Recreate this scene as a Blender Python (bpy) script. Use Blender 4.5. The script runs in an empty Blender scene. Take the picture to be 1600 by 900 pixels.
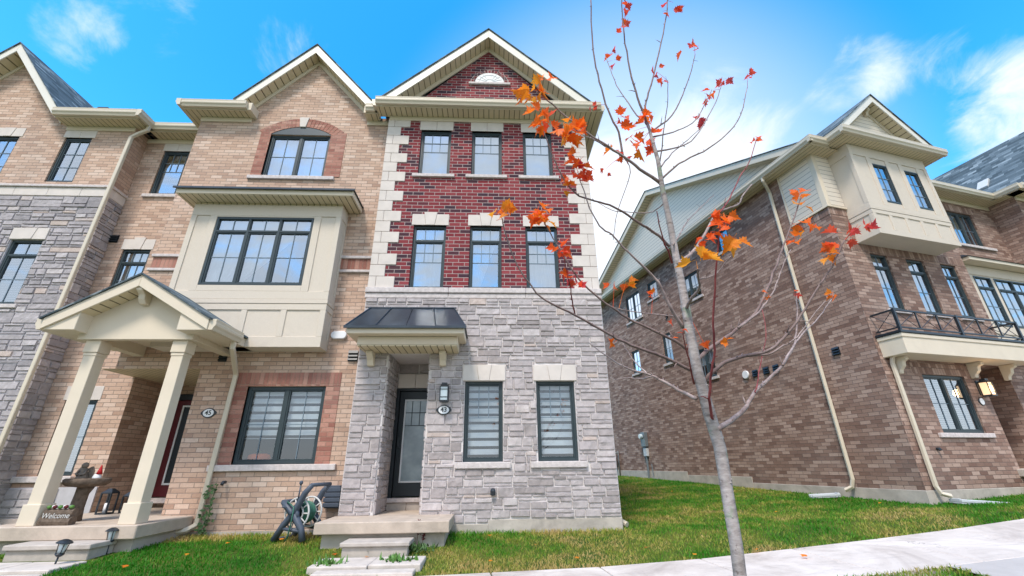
import bpy, bmesh, math, random
import numpy as np
from mathutils import Vector, Matrix, noise

random.seed(7)
np.random.seed(7)
SC = bpy.context.scene
COL = SC.collection

# ------------------------------------------------------------------ camera
# world frame: X along the row of houses, Y into the houses, Z up
F_PX = 665.5
PITCH, ROLL, YAW = math.radians(22.5), math.radians(-0.66), math.radians(2.8)
CAM_POS = Vector((0.0, 0.0, 1.05))


def camera_axes():
    cp, sp = math.cos(PITCH), math.sin(PITCH)
    r, f, u = Vector((1, 0, 0)), Vector((0, cp, sp)), Vector((0, -sp, cp))
    cr, sr = math.cos(ROLL), math.sin(ROLL)
    rx, ux = cr * r + sr * u, -sr * r + cr * u
    rot = Matrix.Rotation(-YAW, 3, 'Z')
    return rot @ rx, rot @ ux, rot @ f


AX, AU, AF = camera_axes()
cam_data = bpy.data.cameras.new('camera')
cam_data.sensor_width = 36.0
cam_data.lens = F_PX * 36.0 / 1600.0
cam_data.clip_start = 0.05
cam_data.clip_end = 2000
cam = bpy.data.objects.new('camera', cam_data)
COL.objects.link(cam)
m3 = Matrix((AX, AU, -AF)).transposed()
cam.matrix_world = Matrix.Translation(CAM_POS) @ m3.to_4x4()
SC.camera = cam


def ray(px, py):
    return AX * ((px - 800) / F_PX) - AU * ((py - 450) / F_PX) + AF


def at_y(px, py, y):
    d = ray(px, py)
    return CAM_POS + d * (y / d.y)


# ------------------------------------------------------------------ light
SC.view_settings.view_transform = 'Standard'
SC.view_settings.look = 'None'
SC.view_settings.gamma = 1.0
SC.view_settings.exposure = 1.06
SUN_EL, SUN_AZ = math.radians(57), math.radians(-156)   # azimuth from +Y towards +X

world = bpy.data.worlds.new('World')
SC.world = world
world.use_nodes = True


class NT:
    """small helper for node trees"""

    def __init__(self, tree):
        self.t = tree
        self.t.nodes.clear()

    def n(self, kind, **kw):
        nd = self.t.nodes.new(kind)
        for k, v in kw.items():
            setattr(nd, k, v)
        return nd

    def put(self, sock, v):
        if hasattr(v, 'is_output'):
            self.t.links.new(v, sock)
        elif v is not None:
            sock.default_value = v

    def math(self, op, a, b=None, c=None, clamp=False):
        nd = self.n('ShaderNodeMath', operation=op, use_clamp=clamp)
        self.put(nd.inputs[0], a)
        if b is not None:
            self.put(nd.inputs[1], b)
        if c is not None:
            self.put(nd.inputs[2], c)
        return nd.outputs[0]

    def vmath(self, op, a, b=None, out=0):
        nd = self.n('ShaderNodeVectorMath', operation=op)
        self.put(nd.inputs[0], a)
        if b is not None:
            self.put(nd.inputs[1], b)
        return nd.outputs[out]

    def step(self, x, lo, hi, a=0.0, b=1.0):
        nd = self.n('ShaderNodeMapRange', interpolation_type='SMOOTHSTEP')
        self.put(nd.inputs[0], x)
        for i, v in enumerate((lo, hi, a, b)):
            self.put(nd.inputs[i + 1], v)
        return nd.outputs[0]

    def mix(self, f, a, b, blend='MIX'):
        nd = self.n('ShaderNodeMix', data_type='RGBA', blend_type=blend)
        self.put(nd.inputs[0], f)
        self.put(nd.inputs[6], a)
        self.put(nd.inputs[7], b)
        return nd.outputs[2]

    def ramp(self, f, stops, interp='LINEAR'):
        nd = self.n('ShaderNodeValToRGB')
        cr = nd.color_ramp
        cr.interpolation = interp
        while len(cr.elements) < len(stops):
            cr.elements.new(0.5)
        for e, (p, c) in zip(cr.elements, stops):
            e.position = p
            e.color = (*c, 1)
        self.put(nd.inputs[0], f)
        return nd.outputs[0]

    def noise(self, vec, scale, detail=3, rough=0.55, dist=0.0, out=0):
        nd = self.n('ShaderNodeTexNoise')
        self.put(nd.inputs['Vector'], vec)
        nd.inputs['Scale'].default_value = scale
        nd.inputs['Detail'].default_value = detail
        nd.inputs['Roughness'].default_value = rough
        nd.inputs['Distortion'].default_value = dist
        return nd.outputs[out]


def build_world():
    g = NT(world.node_tree)
    sky = g.n('ShaderNodeTexSky', sky_type='NISHITA', sun_disc=False)
    sky.sun_elevation = SUN_EL
    sky.sun_rotation = SUN_AZ
    sky.altitude = 200
    sky.air_density = 1.0
    sky.dust_density = 0.6
    sky.ozone_density = 2.0
    dirv = g.vmath('NORMALIZE', g.n('ShaderNodeTexCoord').outputs['Generated'])
    sep = g.n('ShaderNodeSeparateXYZ')
    g.put(sep.inputs[0], dirv)
    z, y = sep.outputs[2], sep.outputs[1]
    # a clear azure sky, deeper than the plain model's
    hs = g.n('ShaderNodeHueSaturation')
    hs.inputs['Hue'].default_value = 0.489
    hs.inputs['Saturation'].default_value = 1.42
    hs.inputs['Value'].default_value = 2.5
    g.put(hs.inputs['Color'], sky.outputs[0])
    blue = hs.outputs[0]
    # cloud field: project the direction on a flat layer
    inv = g.math('DIVIDE', 1.0, g.math('ADD', g.math('MAXIMUM', z, 0.0), 0.22))
    sc = g.n('ShaderNodeVectorMath', operation='SCALE')
    g.put(sc.inputs[0], dirv)
    g.put(sc.inputs[3], inv)
    lay = sc.outputs[0]
    fine = g.noise(lay, 4.6, 9, 0.64, 0.6)
    big = g.noise(lay, 0.9, 3, 0.5, 0.2)

    def blob(px, py, r0, r1):
        d = ray(px, py).normalized()
        dp = g.vmath('DOT_PRODUCT', dirv, tuple(d), out=1)
        return g.step(dp, math.cos(math.radians(r0)), math.cos(math.radians(r1)))

    def add(a, b):
        return g.math('ADD', a, b)
    cover = g.math('MULTIPLY', blob(950, 420, 25, 2), 0.58)
    for (px, py, r0, r1, w) in ((40, 0, 7, 1, 0.17), (240, 0, 7, 1, 0.24), (125, 55, 4, .5, 0.22),
                                (1340, 120, 5, 0.5, 0.27), (1425, 110, 5, .5, .24), (1585, 160, 6, 1, 0.36),
                                (1595, 50, 5, .5, 0.24), (1590, 250, 8, 1, 0.2), (480, 110, 8, 1, 0.2), (1120, 200, 8, 1, 0.28), (1230, 250, 9, 1, .22)):
        cover = add(cover, g.math('MULTIPLY', blob(px, py, r0, r1), w))
    low = g.step(z, 0.46, 0.0, 0.0, 0.32)
    dl = Vector((-.66, .62, .36)).normalized()
    cover = add(cover, g.math('MULTIPLY', g.step(g.vmath('DOT_PRODUCT', dirv, tuple(dl), out=1), math.cos(math.radians(13)), math.cos(math.radians(5))), .5))
    back = g.step(y, 0.25, -0.6, 0.0, 0.46)
    cover = add(add(cover, low), back)
    dens = add(g.math('MULTIPLY', fine, 0.9), g.math('MULTIPLY', big, 0.35))
    mask = g.step(add(dens, cover), 0.80, 1.22)
    shade = g.noise(lay, 2.1, 5, 0.6)
    cloud = g.mix(shade, (5.4, 5.9, 6.6, 1), (7.4, 7.6, 7.9, 1))
    veil = g.math('MULTIPLY', blob(960, 400, 36, 6), 0.64)
    thin = g.mix(g.math('MULTIPLY', veil, 1.0), blue, (6.4, 7.0, 7.8, 1))
    col = g.mix(g.math('MULTIPLY', mask, 0.94), thin, cloud)
    bg = g.n('ShaderNodeBackground')
    g.put(bg.inputs[0], col)
    bg.inputs[1].default_value = 0.085
    out = g.n('ShaderNodeOutputWorld')
    g.t.links.new(bg.outputs[0], out.inputs[0])


build_world()
sun_data = bpy.data.lights.new('sun', 'SUN')
sun_data.energy = 1.75
sun_data.angle = math.radians(12)
sun_data.color = (1.0, 0.92, 0.83)
sun = bpy.data.objects.new('sun', sun_data)
COL.objects.link(sun)
sd = Vector((math.sin(SUN_AZ) * math.cos(SUN_EL), math.cos(SUN_AZ) * math.cos(SUN_EL), math.sin(SUN_EL)))
sun.rotation_euler = sd.to_track_quat('Z', 'Y').to_euler()

# ------------------------------------------------------------------ materials
MATS = {}


def material(name):
    m = bpy.data.materials.new(name)
    m.use_nodes = True
    MATS[name] = m
    return m, NT(m.node_tree)


def finish(g, color, rough=0.8, bump=None, bump_d=0.01, bump_s=1.0, spec=0.3, metal=0.0, extra=None):
    p = g.n('ShaderNodeBsdfPrincipled')
    g.put(p.inputs['Base Color'], color)
    g.put(p.inputs['Roughness'], rough)
    p.inputs['Specular IOR Level'].default_value = spec
    p.inputs['Metallic'].default_value = metal
    if bump is not None:
        b = g.n('ShaderNodeBump')
        b.inputs['Strength'].default_value = bump_s
        b.inputs['Distance'].default_value = bump_d
        g.put(b.inputs['Height'], bump)
        g.t.links.new(b.outputs[0], p.inputs['Normal'])
    o = g.n('ShaderNodeOutputMaterial')
    g.t.links.new(p.outputs[0], o.inputs[0])
    if extra:
        extra(p)
    return p


def rgb(r, g, b):
    def f(c):
        c /= 255.0
        return c / 12.92 if c <= 0.04045 else ((c + 0.055) / 1.055) ** 2.4
    return (f(r), f(g), f(b))


def c4(t):
    return (*t, 1)


def plain(name, col, rough=0.6, var=0.12, scale=6.0, spec=0.3, metal=0.0, bump=0.0, dirt=0.0):
    m, g = material(name)
    co = g.n('ShaderNodeTexCoord').outputs['Object']
    nz = g.noise(co, scale, 5)
    lo = tuple(c * (1 - var) for c in col)
    hi = tuple(min(1, c * (1 + var)) for c in col)
    c = g.ramp(nz, [(0.3, lo), (0.7, hi)])
    if dirt:
        st = g.noise(co, 1.7, 6, 0.7, 0.6)
        c = g.mix(g.step(st, 0.5, 0.75, 0, dirt), c, c4(tuple(k * 0.45 for k in col)))
    finish(g, c, rough, g.noise(co, scale * 6, 4) if bump else None, bump, 0.6, spec, metal)
    return m


def brick_material(name, bw, bh, mortar, stops, mortar_col, offset=0.5, spec=0.2, soft=0.0022, swap=False, stain=0.26):
    m, g = material(name)
    uv = g.n('ShaderNodeUVMap').outputs[0]
    wob = g.n('ShaderNodeTexNoise')
    g.put(wob.inputs['Vector'], uv)
    wob.inputs['Scale'].default_value = 9.0
    wv = g.vmath('SUBTRACT', wob.outputs['Color'], (0.5, 0.5, 0.5))
    s_ = g.n('ShaderNodeVectorMath', operation='SCALE')
    g.put(s_.inputs[0], wv)
    s_.inputs[3].default_value = 0.006
    uvw = g.vmath('ADD', uv, s_.outputs[0])
    sep = g.n('ShaderNodeSeparateXYZ')
    g.put(sep.inputs[0], uvw)
    u, v = (sep.outputs[1], sep.outputs[0]) if swap else (sep.outputs[0], sep.outputs[1])
    rv = g.math('DIVIDE', v, bh)
    row = g.math('FLOOR', rv)
    sh = g.math('MULTIPLY', g.math('FLOORED_MODULO', row, 2.0), offset)
    ru = g.math('ADD', g.math('DIVIDE', u, bw), sh)
    col = g.math('FLOOR', ru)
    fu, fv = g.math('FRACT', ru), g.math('FRACT', rv)
    du = g.math('MULTIPLY', g.math('MINIMUM', fu, g.math('SUBTRACT', 1.0, fu)), bw)
    dv = g.math('MULTIPLY', g.math('MINIMUM', fv, g.math('SUBTRACT', 1.0, fv)), bh)
    d = g.math('MINIMUM', du, dv)
    mask = g.step(d, mortar / 2 - soft, mortar / 2 + soft)
    wn = g.n('ShaderNodeTexWhiteNoise', noise_dimensions='2D')
    cb = g.n('ShaderNodeCombineXYZ')
    g.put(cb.inputs[0], col)
    g.put(cb.inputs[1], row)
    g.put(wn.inputs['Vector'], cb.outputs[0])
    bc = g.ramp(wn.outputs['Value'], stops)
    nz = g.noise(uv, 26, 5, 0.65)
    bc = g.mix(0.4, bc, g.ramp(nz, [(0.25, (0.35, 0.35, 0.35)), (0.75, (0.66, 0.66, 0.66))]), 'OVERLAY')
    mz = g.noise(uv, 40, 3)
    mc = g.mix(mz, c4(tuple(k * 0.85 for k in mortar_col)), c4(mortar_col))
    c = g.mix(mask, mc, bc)
    big = g.noise(uv, 0.7, 5, 0.65)
    c = g.mix(g.step(big, 0.45, 0.75, 0, stain), c, (0.22, 0.2, 0.19, 1))
    h = g.math('ADD', g.math('MULTIPLY', mask, 1.0), g.math('MULTIPLY', nz, 0.45))
    finish(g, c, 0.88, h, 0.012, 0.8, spec)
    return m


TAN = [(0.0, rgb(176, 145, 126)), (0.22, rgb(192, 161, 140)), (0.5, rgb(200, 169, 148)), (0.8, rgb(207, 178, 158)), (1.0, rgb(216, 191, 173))]
brick_material('tan_brick', 0.265, 0.0885, 0.0095, TAN, rgb(160, 142, 130))
RED = [(0.0, rgb(62, 46, 56)), (0.2, rgb(82, 48, 56)), (0.28, rgb(118, 48, 54)), (0.7, rgb(130, 54, 59)), (1.0, rgb(145, 70, 73))]
brick_material('red_brick', 0.262, 0.0955, 0.0145, RED, rgb(182, 164, 159), stain=0.05)
BRN = [(0.0, rgb(122, 95, 84)), (0.3, rgb(142, 114, 101)), (0.6, rgb(155, 128, 114)), (1.0, rgb(180, 154, 140))]
brick_material('brown_brick', 0.262, 0.0885, 0.010, BRN, rgb(118, 102, 93))
RST = [(0.0, rgb(146, 98, 86)), (0.4, rgb(162, 112, 98)), (0.8, rgb(176, 128, 112)), (1.0, rgb(186, 142, 126))]
brick_material('russet_brick', 0.25, 0.0885, 0.009, RST, rgb(170, 140, 122))
brick_material('russet_soldier', 0.0885, 0.262, 0.009, RST, rgb(170, 140, 122), offset=0.0)
brick_material('brown_soldier', 0.0885, 0.262, 0.010, BRN, rgb(118, 102, 93), offset=0.0)
brick_material('red_header', 0.095, 0.12, 0.012, RED, rgb(192, 172, 166), offset=0.0)


def stone_material(name, lo, mid, hi, warm):
    m, g = material(name)
    co = g.n('ShaderNodeTexCoord').outputs['Object']
    tint = g.n('ShaderNodeAttribute', attribute_name='tint').outputs['Fac']
    base = g.ramp(tint, [(0.0, lo), (0.45, mid), (0.85, hi), (1.0, warm)])
    n1 = g.noise(co, 9, 7, 0.7, 0.3)
    c = g.mix(0.8, base, g.ramp(n1, [(0.25, (0.36, 0.36, 0.37)), (0.75, (0.64, 0.63, 0.63))]), 'OVERLAY')
    n2 = g.noise(co, 70, 4, 0.7)
    h = g.math('ADD', g.math('MULTIPLY', n1, 0.6), g.math('MULTIPLY', n2, 0.35))
    finish(g, c, 0.9, h, 0.014, 0.9, 0.2)


stone_material('grey_stone', rgb(156, 147, 144), rgb(178, 169, 167), rgb(196, 187, 184), rgb(192, 176, 166))
stone_material('cool_stone', rgb(146, 141, 142), rgb(172, 165, 165), rgb(192, 185, 183), rgb(194, 178, 167))
plain('mortar', rgb(214, 207, 204), 0.95, 0.06, 8, 0.1, bump=0.004)
plain('mortar_cool', rgb(190, 186, 188), 0.95, 0.06, 8, 0.1, bump=0.004)
plain('limestone', rgb(212, 202, 193), 0.85, 0.07, 4, 0.2, bump=0.003)
plain('rough_sill', rgb(204, 194, 190), 0.9, 0.16, 14, 0.2, bump=0.012)
plain('concrete', rgb(182, 172, 162), 0.92, 0.14, 5, 0.2, bump=0.006, dirt=0.35)
plain('foundation', rgb(182, 173, 162), 0.92, 0.16, 3.5, 0.2, bump=0.006, dirt=0.5)
plain('porch_concrete', rgb(188, 172, 156), 0.9, 0.14, 4, 0.2, bump=0.005, dirt=0.4)
plain('cream', rgb(217, 203, 181), 0.6, 0.03, 3, 0.3, dirt=.10)
plain('cream_metal', rgb(209, 196, 174), 0.38, 0.03, 3, 0.45)
plain('halo_trim', rgb(226, 219, 204), 0.4, 0.03, 3, 0.45)  # cream trim lightened: the bright halo along the rakes is put into the colour
plain('stucco', rgb(210, 198, 182), 0.85, 0.04, 60, 0.2, bump=0.004, dirt=.12)
plain('frame', rgb(52, 64, 68), 0.42, 0.06, 5, 0.4)
plain('black_metal', rgb(38, 44, 50), 0.36, 0.08, 5, 0.5)
plain('black_door', rgb(30, 38, 44), 0.4, 0.05, 5, 0.4)
plain('red_door', rgb(88, 24, 32), 0.4, 0.05, 5, 0.4)
plain('muntin', rgb(112, 128, 140), 0.5, 0.03, 5, 0.4)
plain('white', rgb(236, 236, 236), 0.6, 0.03, 5, 0.3)
plain('lite_frame', rgb(214, 218, 220), 0.5, 0.03, 5, 0.3)
plain('room', rgb(60, 62, 66), 0.95, 0.1, 2, 0.1)
plain('grey_plastic', rgb(74, 82, 94), 0.5, 0.06, 9, 0.4)
plain('light_plastic', rgb(196, 194, 190), 0.5, 0.04, 9, 0.4)
plain('hose_green', rgb(56, 104, 86), 0.45, 0.1, 20, 0.4)
plain('meter_grey', rgb(120, 128, 132), 0.5, 0.06, 9, 0.4, metal=0.3)
plain('bark_stone', rgb(112, 98, 86), 0.95, 0.35, 18, 0.1, bump=0.02)
plain('bronze', rgb(120, 108, 96), 0.7, 0.3, 25, 0.3)
plain('red_paint', rgb(190, 34, 34), 0.5, 0.05, 5, 0.4)
plain('orange', rgb(236, 96, 30), 0.55, 0.1, 8, 0.4)
plain('orange_wood', rgb(170, 92, 62), 0.7, 0.15, 8, 0.2)
plain('lantern_glass', rgb(196, 210, 214), 0.15, 0.05, 5, 0.6)
plain('ivy', rgb(70, 96, 52), 0.6, 0.25, 30, 0.3)
plain('weed', rgb(88, 128, 60), 0.6, 0.3, 30, 0.3)
plain('red_weed', rgb(96, 44, 46), 0.7, 0.3, 30, 0.2)
plain('paver', rgb(198, 187, 177), 0.9, 0.12, 6, 0.2, bump=0.006, dirt=0.4)
plain('galvanised', rgb(188, 192, 194), 0.6, 0.08, 6, 0.4, dirt=0.2)


def soffit_material():
    m, g = material('soffit')
    uv = g.n('ShaderNodeUVMap').outputs[0]
    sep = g.n('ShaderNodeSeparateXYZ')
    g.put(sep.inputs[0], uv)
    f = g.math('FRACT', g.math('DIVIDE', sep.outputs[0], 0.135))
    line = g.step(g.math('ABSOLUTE', g.math('SUBTRACT', f, 0.5)), 0.41, 0.47)
    c = g.mix(line, c4(rgb(212, 196, 164)), c4(rgb(120, 108, 86)))
    finish(g, c, 0.55, g.math('SUBTRACT', 1.0, line), 0.01, 1.0, 0.3)


def siding_material():
    m, g = material('siding')
    uv = g.n('ShaderNodeUVMap').outputs[0]
    sep = g.n('ShaderNodeSeparateXYZ')
    g.put(sep.inputs[0], uv)
    f = g.math('FRACT', g.math('DIVIDE', sep.outputs[1], 0.15))
    line = g.step(f, 0.16, 0.02)
    c = g.mix(line, c4(rgb(236, 224, 208)), c4(rgb(146, 136, 126)))
    finish(g, c, 0.6, f, 0.03, 1.0, 0.25)


def shingle_material():
    m, g = material('shingle')
    uv = g.n('ShaderNodeUVMap').outputs[0]
    sep = g.n('ShaderNodeSeparateXYZ')
    g.put(sep.inputs[0], uv)
    row = g.math('FLOOR', g.math('DIVIDE', sep.outputs[1], 0.14))
    wn = g.n('ShaderNodeTexWhiteNoise', noise_dimensions='2D')
    cb = g.n('ShaderNodeCombineXYZ')
    g.put(cb.inputs[0], g.math('FLOOR', g.math('ADD', g.math('DIVIDE', sep.outputs[0], 0.3), g.math('MULTIPLY', row, 0.37))))
    g.put(cb.inputs[1], row)
    g.put(wn.inputs['Vector'], cb.outputs[0])
    c = g.ramp(wn.outputs['Value'], [(0, rgb(66, 78, 84)), (0.5, rgb(88, 100, 106)), (0.85, rgb(108, 120, 126)), (1, rgb(140, 150, 154))])
    fr = g.math('FRACT', g.math('DIVIDE', sep.outputs[1], 0.14))
    c = g.mix(g.step(fr, 0.1, 0.0), c, (0.03, 0.035, 0.04, 1))
    finish(g, c, 0.85, fr, 0.012, 1.0, 0.25)


def glass_material(name, base, tint=(0.9, 0.95, 0.97), fres=0.7):
    m, g = material(name)
    lw = g.n('ShaderNodeLayerWeight')
    lw.inputs[0].default_value = 0.35
    co = g.n('ShaderNodeTexCoord').outputs['Object']
    wob = g.n('ShaderNodeBump')
    wob.inputs['Strength'].default_value = 0.04
    wob.inputs['Distance'].default_value = 0.02
    g.put(wob.inputs['Height'], g.noise(co, 1.3, 1))
    fac = g.math('ADD', base, g.math('MULTIPLY', lw.outputs['Fresnel'], fres), clamp=True)
    tr = g.n('ShaderNodeBsdfTransparent')
    tr.inputs[0].default_value = (*tint, 1)
    gl = g.n('ShaderNodeBsdfGlossy')
    gl.inputs['Roughness'].default_value = 0.015
    gl.inputs['Color'].default_value = (0.78, 0.84, 0.90, 1)
    g.t.links.new(wob.outputs[0], gl.inputs['Normal'])
    mx = g.n('ShaderNodeMixShader')
    g.put(mx.inputs[0], fac)
    g.t.links.new(tr.outputs[0], mx.inputs[1])
    g.t.links.new(gl.outputs[0], mx.inputs[2])
    o = g.n('ShaderNodeOutputMaterial')
    g.t.links.new(mx.outputs[0], o.inputs[0])


soffit_material()
siding_material()
shingle_material()
glass_material('glass', 0.46)
glass_material('dark_glass', 0.15, (0.8, 0.85, 0.87), 0.25)


def curtain_material():
    m, g = material('curtain')
    co = g.n('ShaderNodeTexCoord').outputs['Object']
    c = g.ramp(g.noise(co, 3, 3), [(0.3, rgb(206, 210, 216)), (0.7, rgb(232, 232, 232))])

    def ex(p):
        p.inputs['Transmission Weight'].default_value = 0.0
    finish(g, c, 0.9, None, 0, 0, 0.1, extra=ex)


curtain_material()


def frosted():
    m, g = material('frosted_glass')
    co = g.n('ShaderNodeTexCoord').outputs['Object']
    c = g.ramp(g.noise(co, 2.2, 3), [(0.3, rgb(112, 128, 136)), (0.7, rgb(168, 182, 188))])
    finish(g, c, 0.16, g.noise(co, 30, 3), 0.002, 0.4, 0.7)


frosted()


def metal_roof():
    m, g = material('standing_seam')
    co = g.n('ShaderNodeTexCoord').outputs['Object']
    c = g.ramp(g.noise(co, 3, 4), [(0.3, rgb(34, 42, 50)), (0.7, rgb(52, 62, 72))])
    finish(g, c, 0.3, g.noise(co, 5, 2), 0.006, 0.3, 0.6)


metal_roof()


def lawn_material():
    m, g = material('lawn_soil')
    co = g.n('ShaderNodeTexCoord').outputs['Object']
    n1 = g.noise(co, 0.9, 5, 0.6)
    n2 = g.noise(co, 40, 5, 0.7)
    a = g.ramp(n1, [(0.35, rgb(56, 88, 34)), (0.6, rgb(104, 110, 50))])
    c = g.mix(0.7, a, g.ramp(n2, [(0.3, (0.28, 0.28, 0.28)), (0.7, (0.7, 0.7, 0.7))]), 'OVERLAY')
    finish(g, c, 0.95, n2, 0.03, 1.0, 0.1)


def grass_material():
    m, g = material('grass_blade')
    t = g.n('ShaderNodeAttribute', attribute_name='tint').outputs['Fac']
    c = g.ramp(t, [(0.0, rgb(52, 124, 22)), (0.3, rgb(84, 146, 38)), (0.55, rgb(138, 156, 58)), (0.8, rgb(184, 170, 88)), (1.0, rgb(200, 172, 112))])

    def ex(p):
        p.inputs['Subsurface Weight'].default_value = 0.0
    p = finish(g, c, 0.6, None, 0, 0, 0.25, extra=ex)
    tl = g.n('ShaderNodeBsdfTranslucent')
    g.put(tl.inputs[0], c)
    mx = g.n('ShaderNodeMixShader')
    mx.inputs[0].default_value = 0.35
    o = [n for n in g.t.nodes if n.type == 'OUTPUT_MATERIAL'][0]
    g.t.links.new(p.outputs[0], mx.inputs[1])
    g.t.links.new(tl.outputs[0], mx.inputs[2])
    g.t.links.new(mx.outputs[0], o.inputs[0])


def leaf_material():
    m, g = material('maple_leaf')
    t = g.n('ShaderNodeAttribute', attribute_name='tint').outputs['Fac']
    co = g.n('ShaderNodeTexCoord').outputs['Object']
    c = g.ramp(t, [(0.0, rgb(218, 76, 76)), (0.3, rgb(246, 96, 44)), (0.75, rgb(250, 128, 36)), (1.0, rgb(248, 166, 50))])
    c = g.mix(0.4, c, g.ramp(g.noise(co, 30, 3), [(0.3, (0.35, 0.35, 0.35)), (0.7, (0.65, 0.65, 0.65))]), 'OVERLAY')
    p = finish(g, c, 0.5, None, 0, 0, 0.3)
    tl = g.n('ShaderNodeBsdfTranslucent')
    g.put(tl.inputs[0], c)
    mx = g.n('ShaderNodeMixShader')
    mx.inputs[0].default_value = 0.5
    o = [n for n in g.t.nodes if n.type == 'OUTPUT_MATERIAL'][0]
    g.t.links.new(p.outputs[0], mx.inputs[1])
    g.t.links.new(tl.outputs[0], mx.inputs[2])
    g.t.links.new(mx.outputs[0], o.inputs[0])


def bark_material():
    m, g = material('bark')
    co = g.n('ShaderNodeTexCoord').outputs['Object']
    mp = g.n('ShaderNodeMapping')
    mp.inputs['Scale'].default_value = (1, 1, 3.0)
    g.put(mp.inputs[0], co)
    n1 = g.noise(mp.outputs[0], 12, 6, 0.7, 0.4)
    n2 = g.noise(co, 7, 5, 0.65)
    c = g.ramp(n1, [(0.3, rgb(116, 106, 100)), (0.5, rgb(158, 148, 142)), (0.75, rgb(190, 180, 172))])
    c = g.mix(g.step(n2, 0.56, 0.68, 0, 0.75), c, c4(rgb(126, 144, 116)))
    n3 = g.noise(co, 22, 4, 0.7)
    c = g.mix(g.step(n3, 0.62, 0.7, 0, 0.6), c, c4(rgb(88, 74, 66)))
    finish(g, c, 0.85, n1, 0.006, 0.9, 0.2)
    for nm, a, b in (('branch_bark', rgb(112, 92, 86), rgb(184, 164, 156)), ('twig_red', rgb(108, 48, 48), rgb(166, 86, 80)), ('branch_dark', rgb(104, 84, 80), rgb(152, 130, 122))):
        m, g = material(nm)
        co = g.n('ShaderNodeTexCoord').outputs['Object']
        c = g.ramp(g.noise(co, 14, 5, 0.7), [(0.3, a), (0.7, b)])
        finish(g, c, 0.7, None, 0, 0, 0.3)


def walk_material():
    m, g = material('sidewalk')
    co = g.n('ShaderNodeTexCoord').outputs['Object']
    n1 = g.noise(co, 0.8, 7, 0.7, 0.8)
    n2 = g.noise(co, 60, 4, 0.7)
    mp = g.n('ShaderNodeMapping')
    mp.inputs['Scale'].default_value = (1.0, 5.0, 1.0)
    g.put(mp.inputs[0], co)
    n3 = g.noise(mp.outputs[0], 2.2, 5, 0.7)
    c = g.ramp(n1, [(0.3, rgb(176, 162, 152)), (0.5, rgb(208, 195, 184)), (0.7, rgb(228, 216, 206))])
    c = g.mix(g.step(n3, 0.5, 0.72, 0, 0.35), c, c4(rgb(160, 150, 144)))
    n4 = g.noise(co, 9, 5, 0.7)
    c = g.mix(g.step(n4, 0.6, 0.72, 0, 0.35), c, c4(rgb(136, 126, 118)))
    n5 = g.noise(co, 160, 3, 0.8)
    c = g.mix(g.step(n5, 0.58, 0.7, 0, 0.35), c, c4(rgb(120, 112, 106)))
    vo = g.n('ShaderNodeTexVoronoi', feature='DISTANCE_TO_EDGE')
    g.put(vo.inputs['Vector'], g.vmath('ADD', co, g.noise(co, 2.5, 5, 0.7, out=1)))
    vo.inputs['Scale'].default_value = 0.33
    crack = g.math('MULTIPLY', g.step(vo.outputs[0], 0.006, 0.001), g.step(g.noise(co, 0.6, 2), 0.5, 0.56))
    c = g.mix(g.math('MULTIPLY', crack, 0.6), c, (0.07, 0.06, 0.055, 1))
    finish(g, c, 0.9, n2, 0.004, 0.8, 0.2)
    m, g = material('driveway')
    co = g.n('ShaderNodeTexCoord').outputs['Object']
    c = g.ramp(g.noise(co, 1.4, 6, 0.7), [(0.3, rgb(176, 168, 162)), (0.7, rgb(198, 190, 184))])
    finish(g, c, 0.92, g.noise(co, 90, 4, 0.7), 0.006, 0.8, 0.15)
    m, g = material('asphalt')
    co = g.n('ShaderNodeTexCoord').outputs['Object']
    c = g.ramp(g.noise(co, 1.4, 6, 0.7), [(0.3, rgb(58, 58, 60)), (0.7, rgb(78, 78, 80))])
    finish(g, c, 0.92, g.noise(co, 90, 4, 0.7), 0.006, 0.8, 0.15)


def lamp_glow():
    m, g = material('lamp_glow')
    e = g.n('ShaderNodeEmission')
    e.inputs[0].default_value = (1.0, 0.62, 0.30, 1)
    e.inputs[1].default_value = 0.55
    d = g.n('ShaderNodeBsdfPrincipled')
    d.inputs['Base Color'].default_value = (0.7, 0.6, 0.5, 1)
    d.inputs['Roughness'].default_value = 0.3
    a = g.n('ShaderNodeAddShader')
    g.t.links.new(e.outputs[0], a.inputs[0])
    g.t.links.new(d.outputs[0], a.inputs[1])
    o = g.n('ShaderNodeOutputMaterial')
    g.t.links.new(a.outputs[0], o.inputs[0])


lawn_material()
grass_material()
leaf_material()
bark_material()
walk_material()
lamp_glow()

# ------------------------------------------------------------------ mesh helpers
TH = math.radians(15.87 - 2.8)      # the houses on the right stand on the bend of the street
BASE = {}                           # base point of every thing in its own frame


def to_world(p, rz):
    c, s = math.cos(rz), math.sin(rz)
    return Vector((p[0] * c - p[1] * s, p[0] * s + p[1] * c, p[2]))


def tag(o, label=None, cat=None, group=None, kind=None):
    for k, v in (('label', label), ('category', cat), ('group', group), ('kind', kind)):
        if v:
            o[k] = v
    return o


def thing(name, label, cat, base, rz=0.0, group=None):
    o = bpy.data.objects.new(name, None)
    o.empty_display_size = 0.2
    COL.objects.link(o)
    o.location = to_world(base, rz)
    o.rotation_euler = (0, 0, rz)
    BASE[o.name] = tuple(base)
    return tag(o, label, cat, group)


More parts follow.
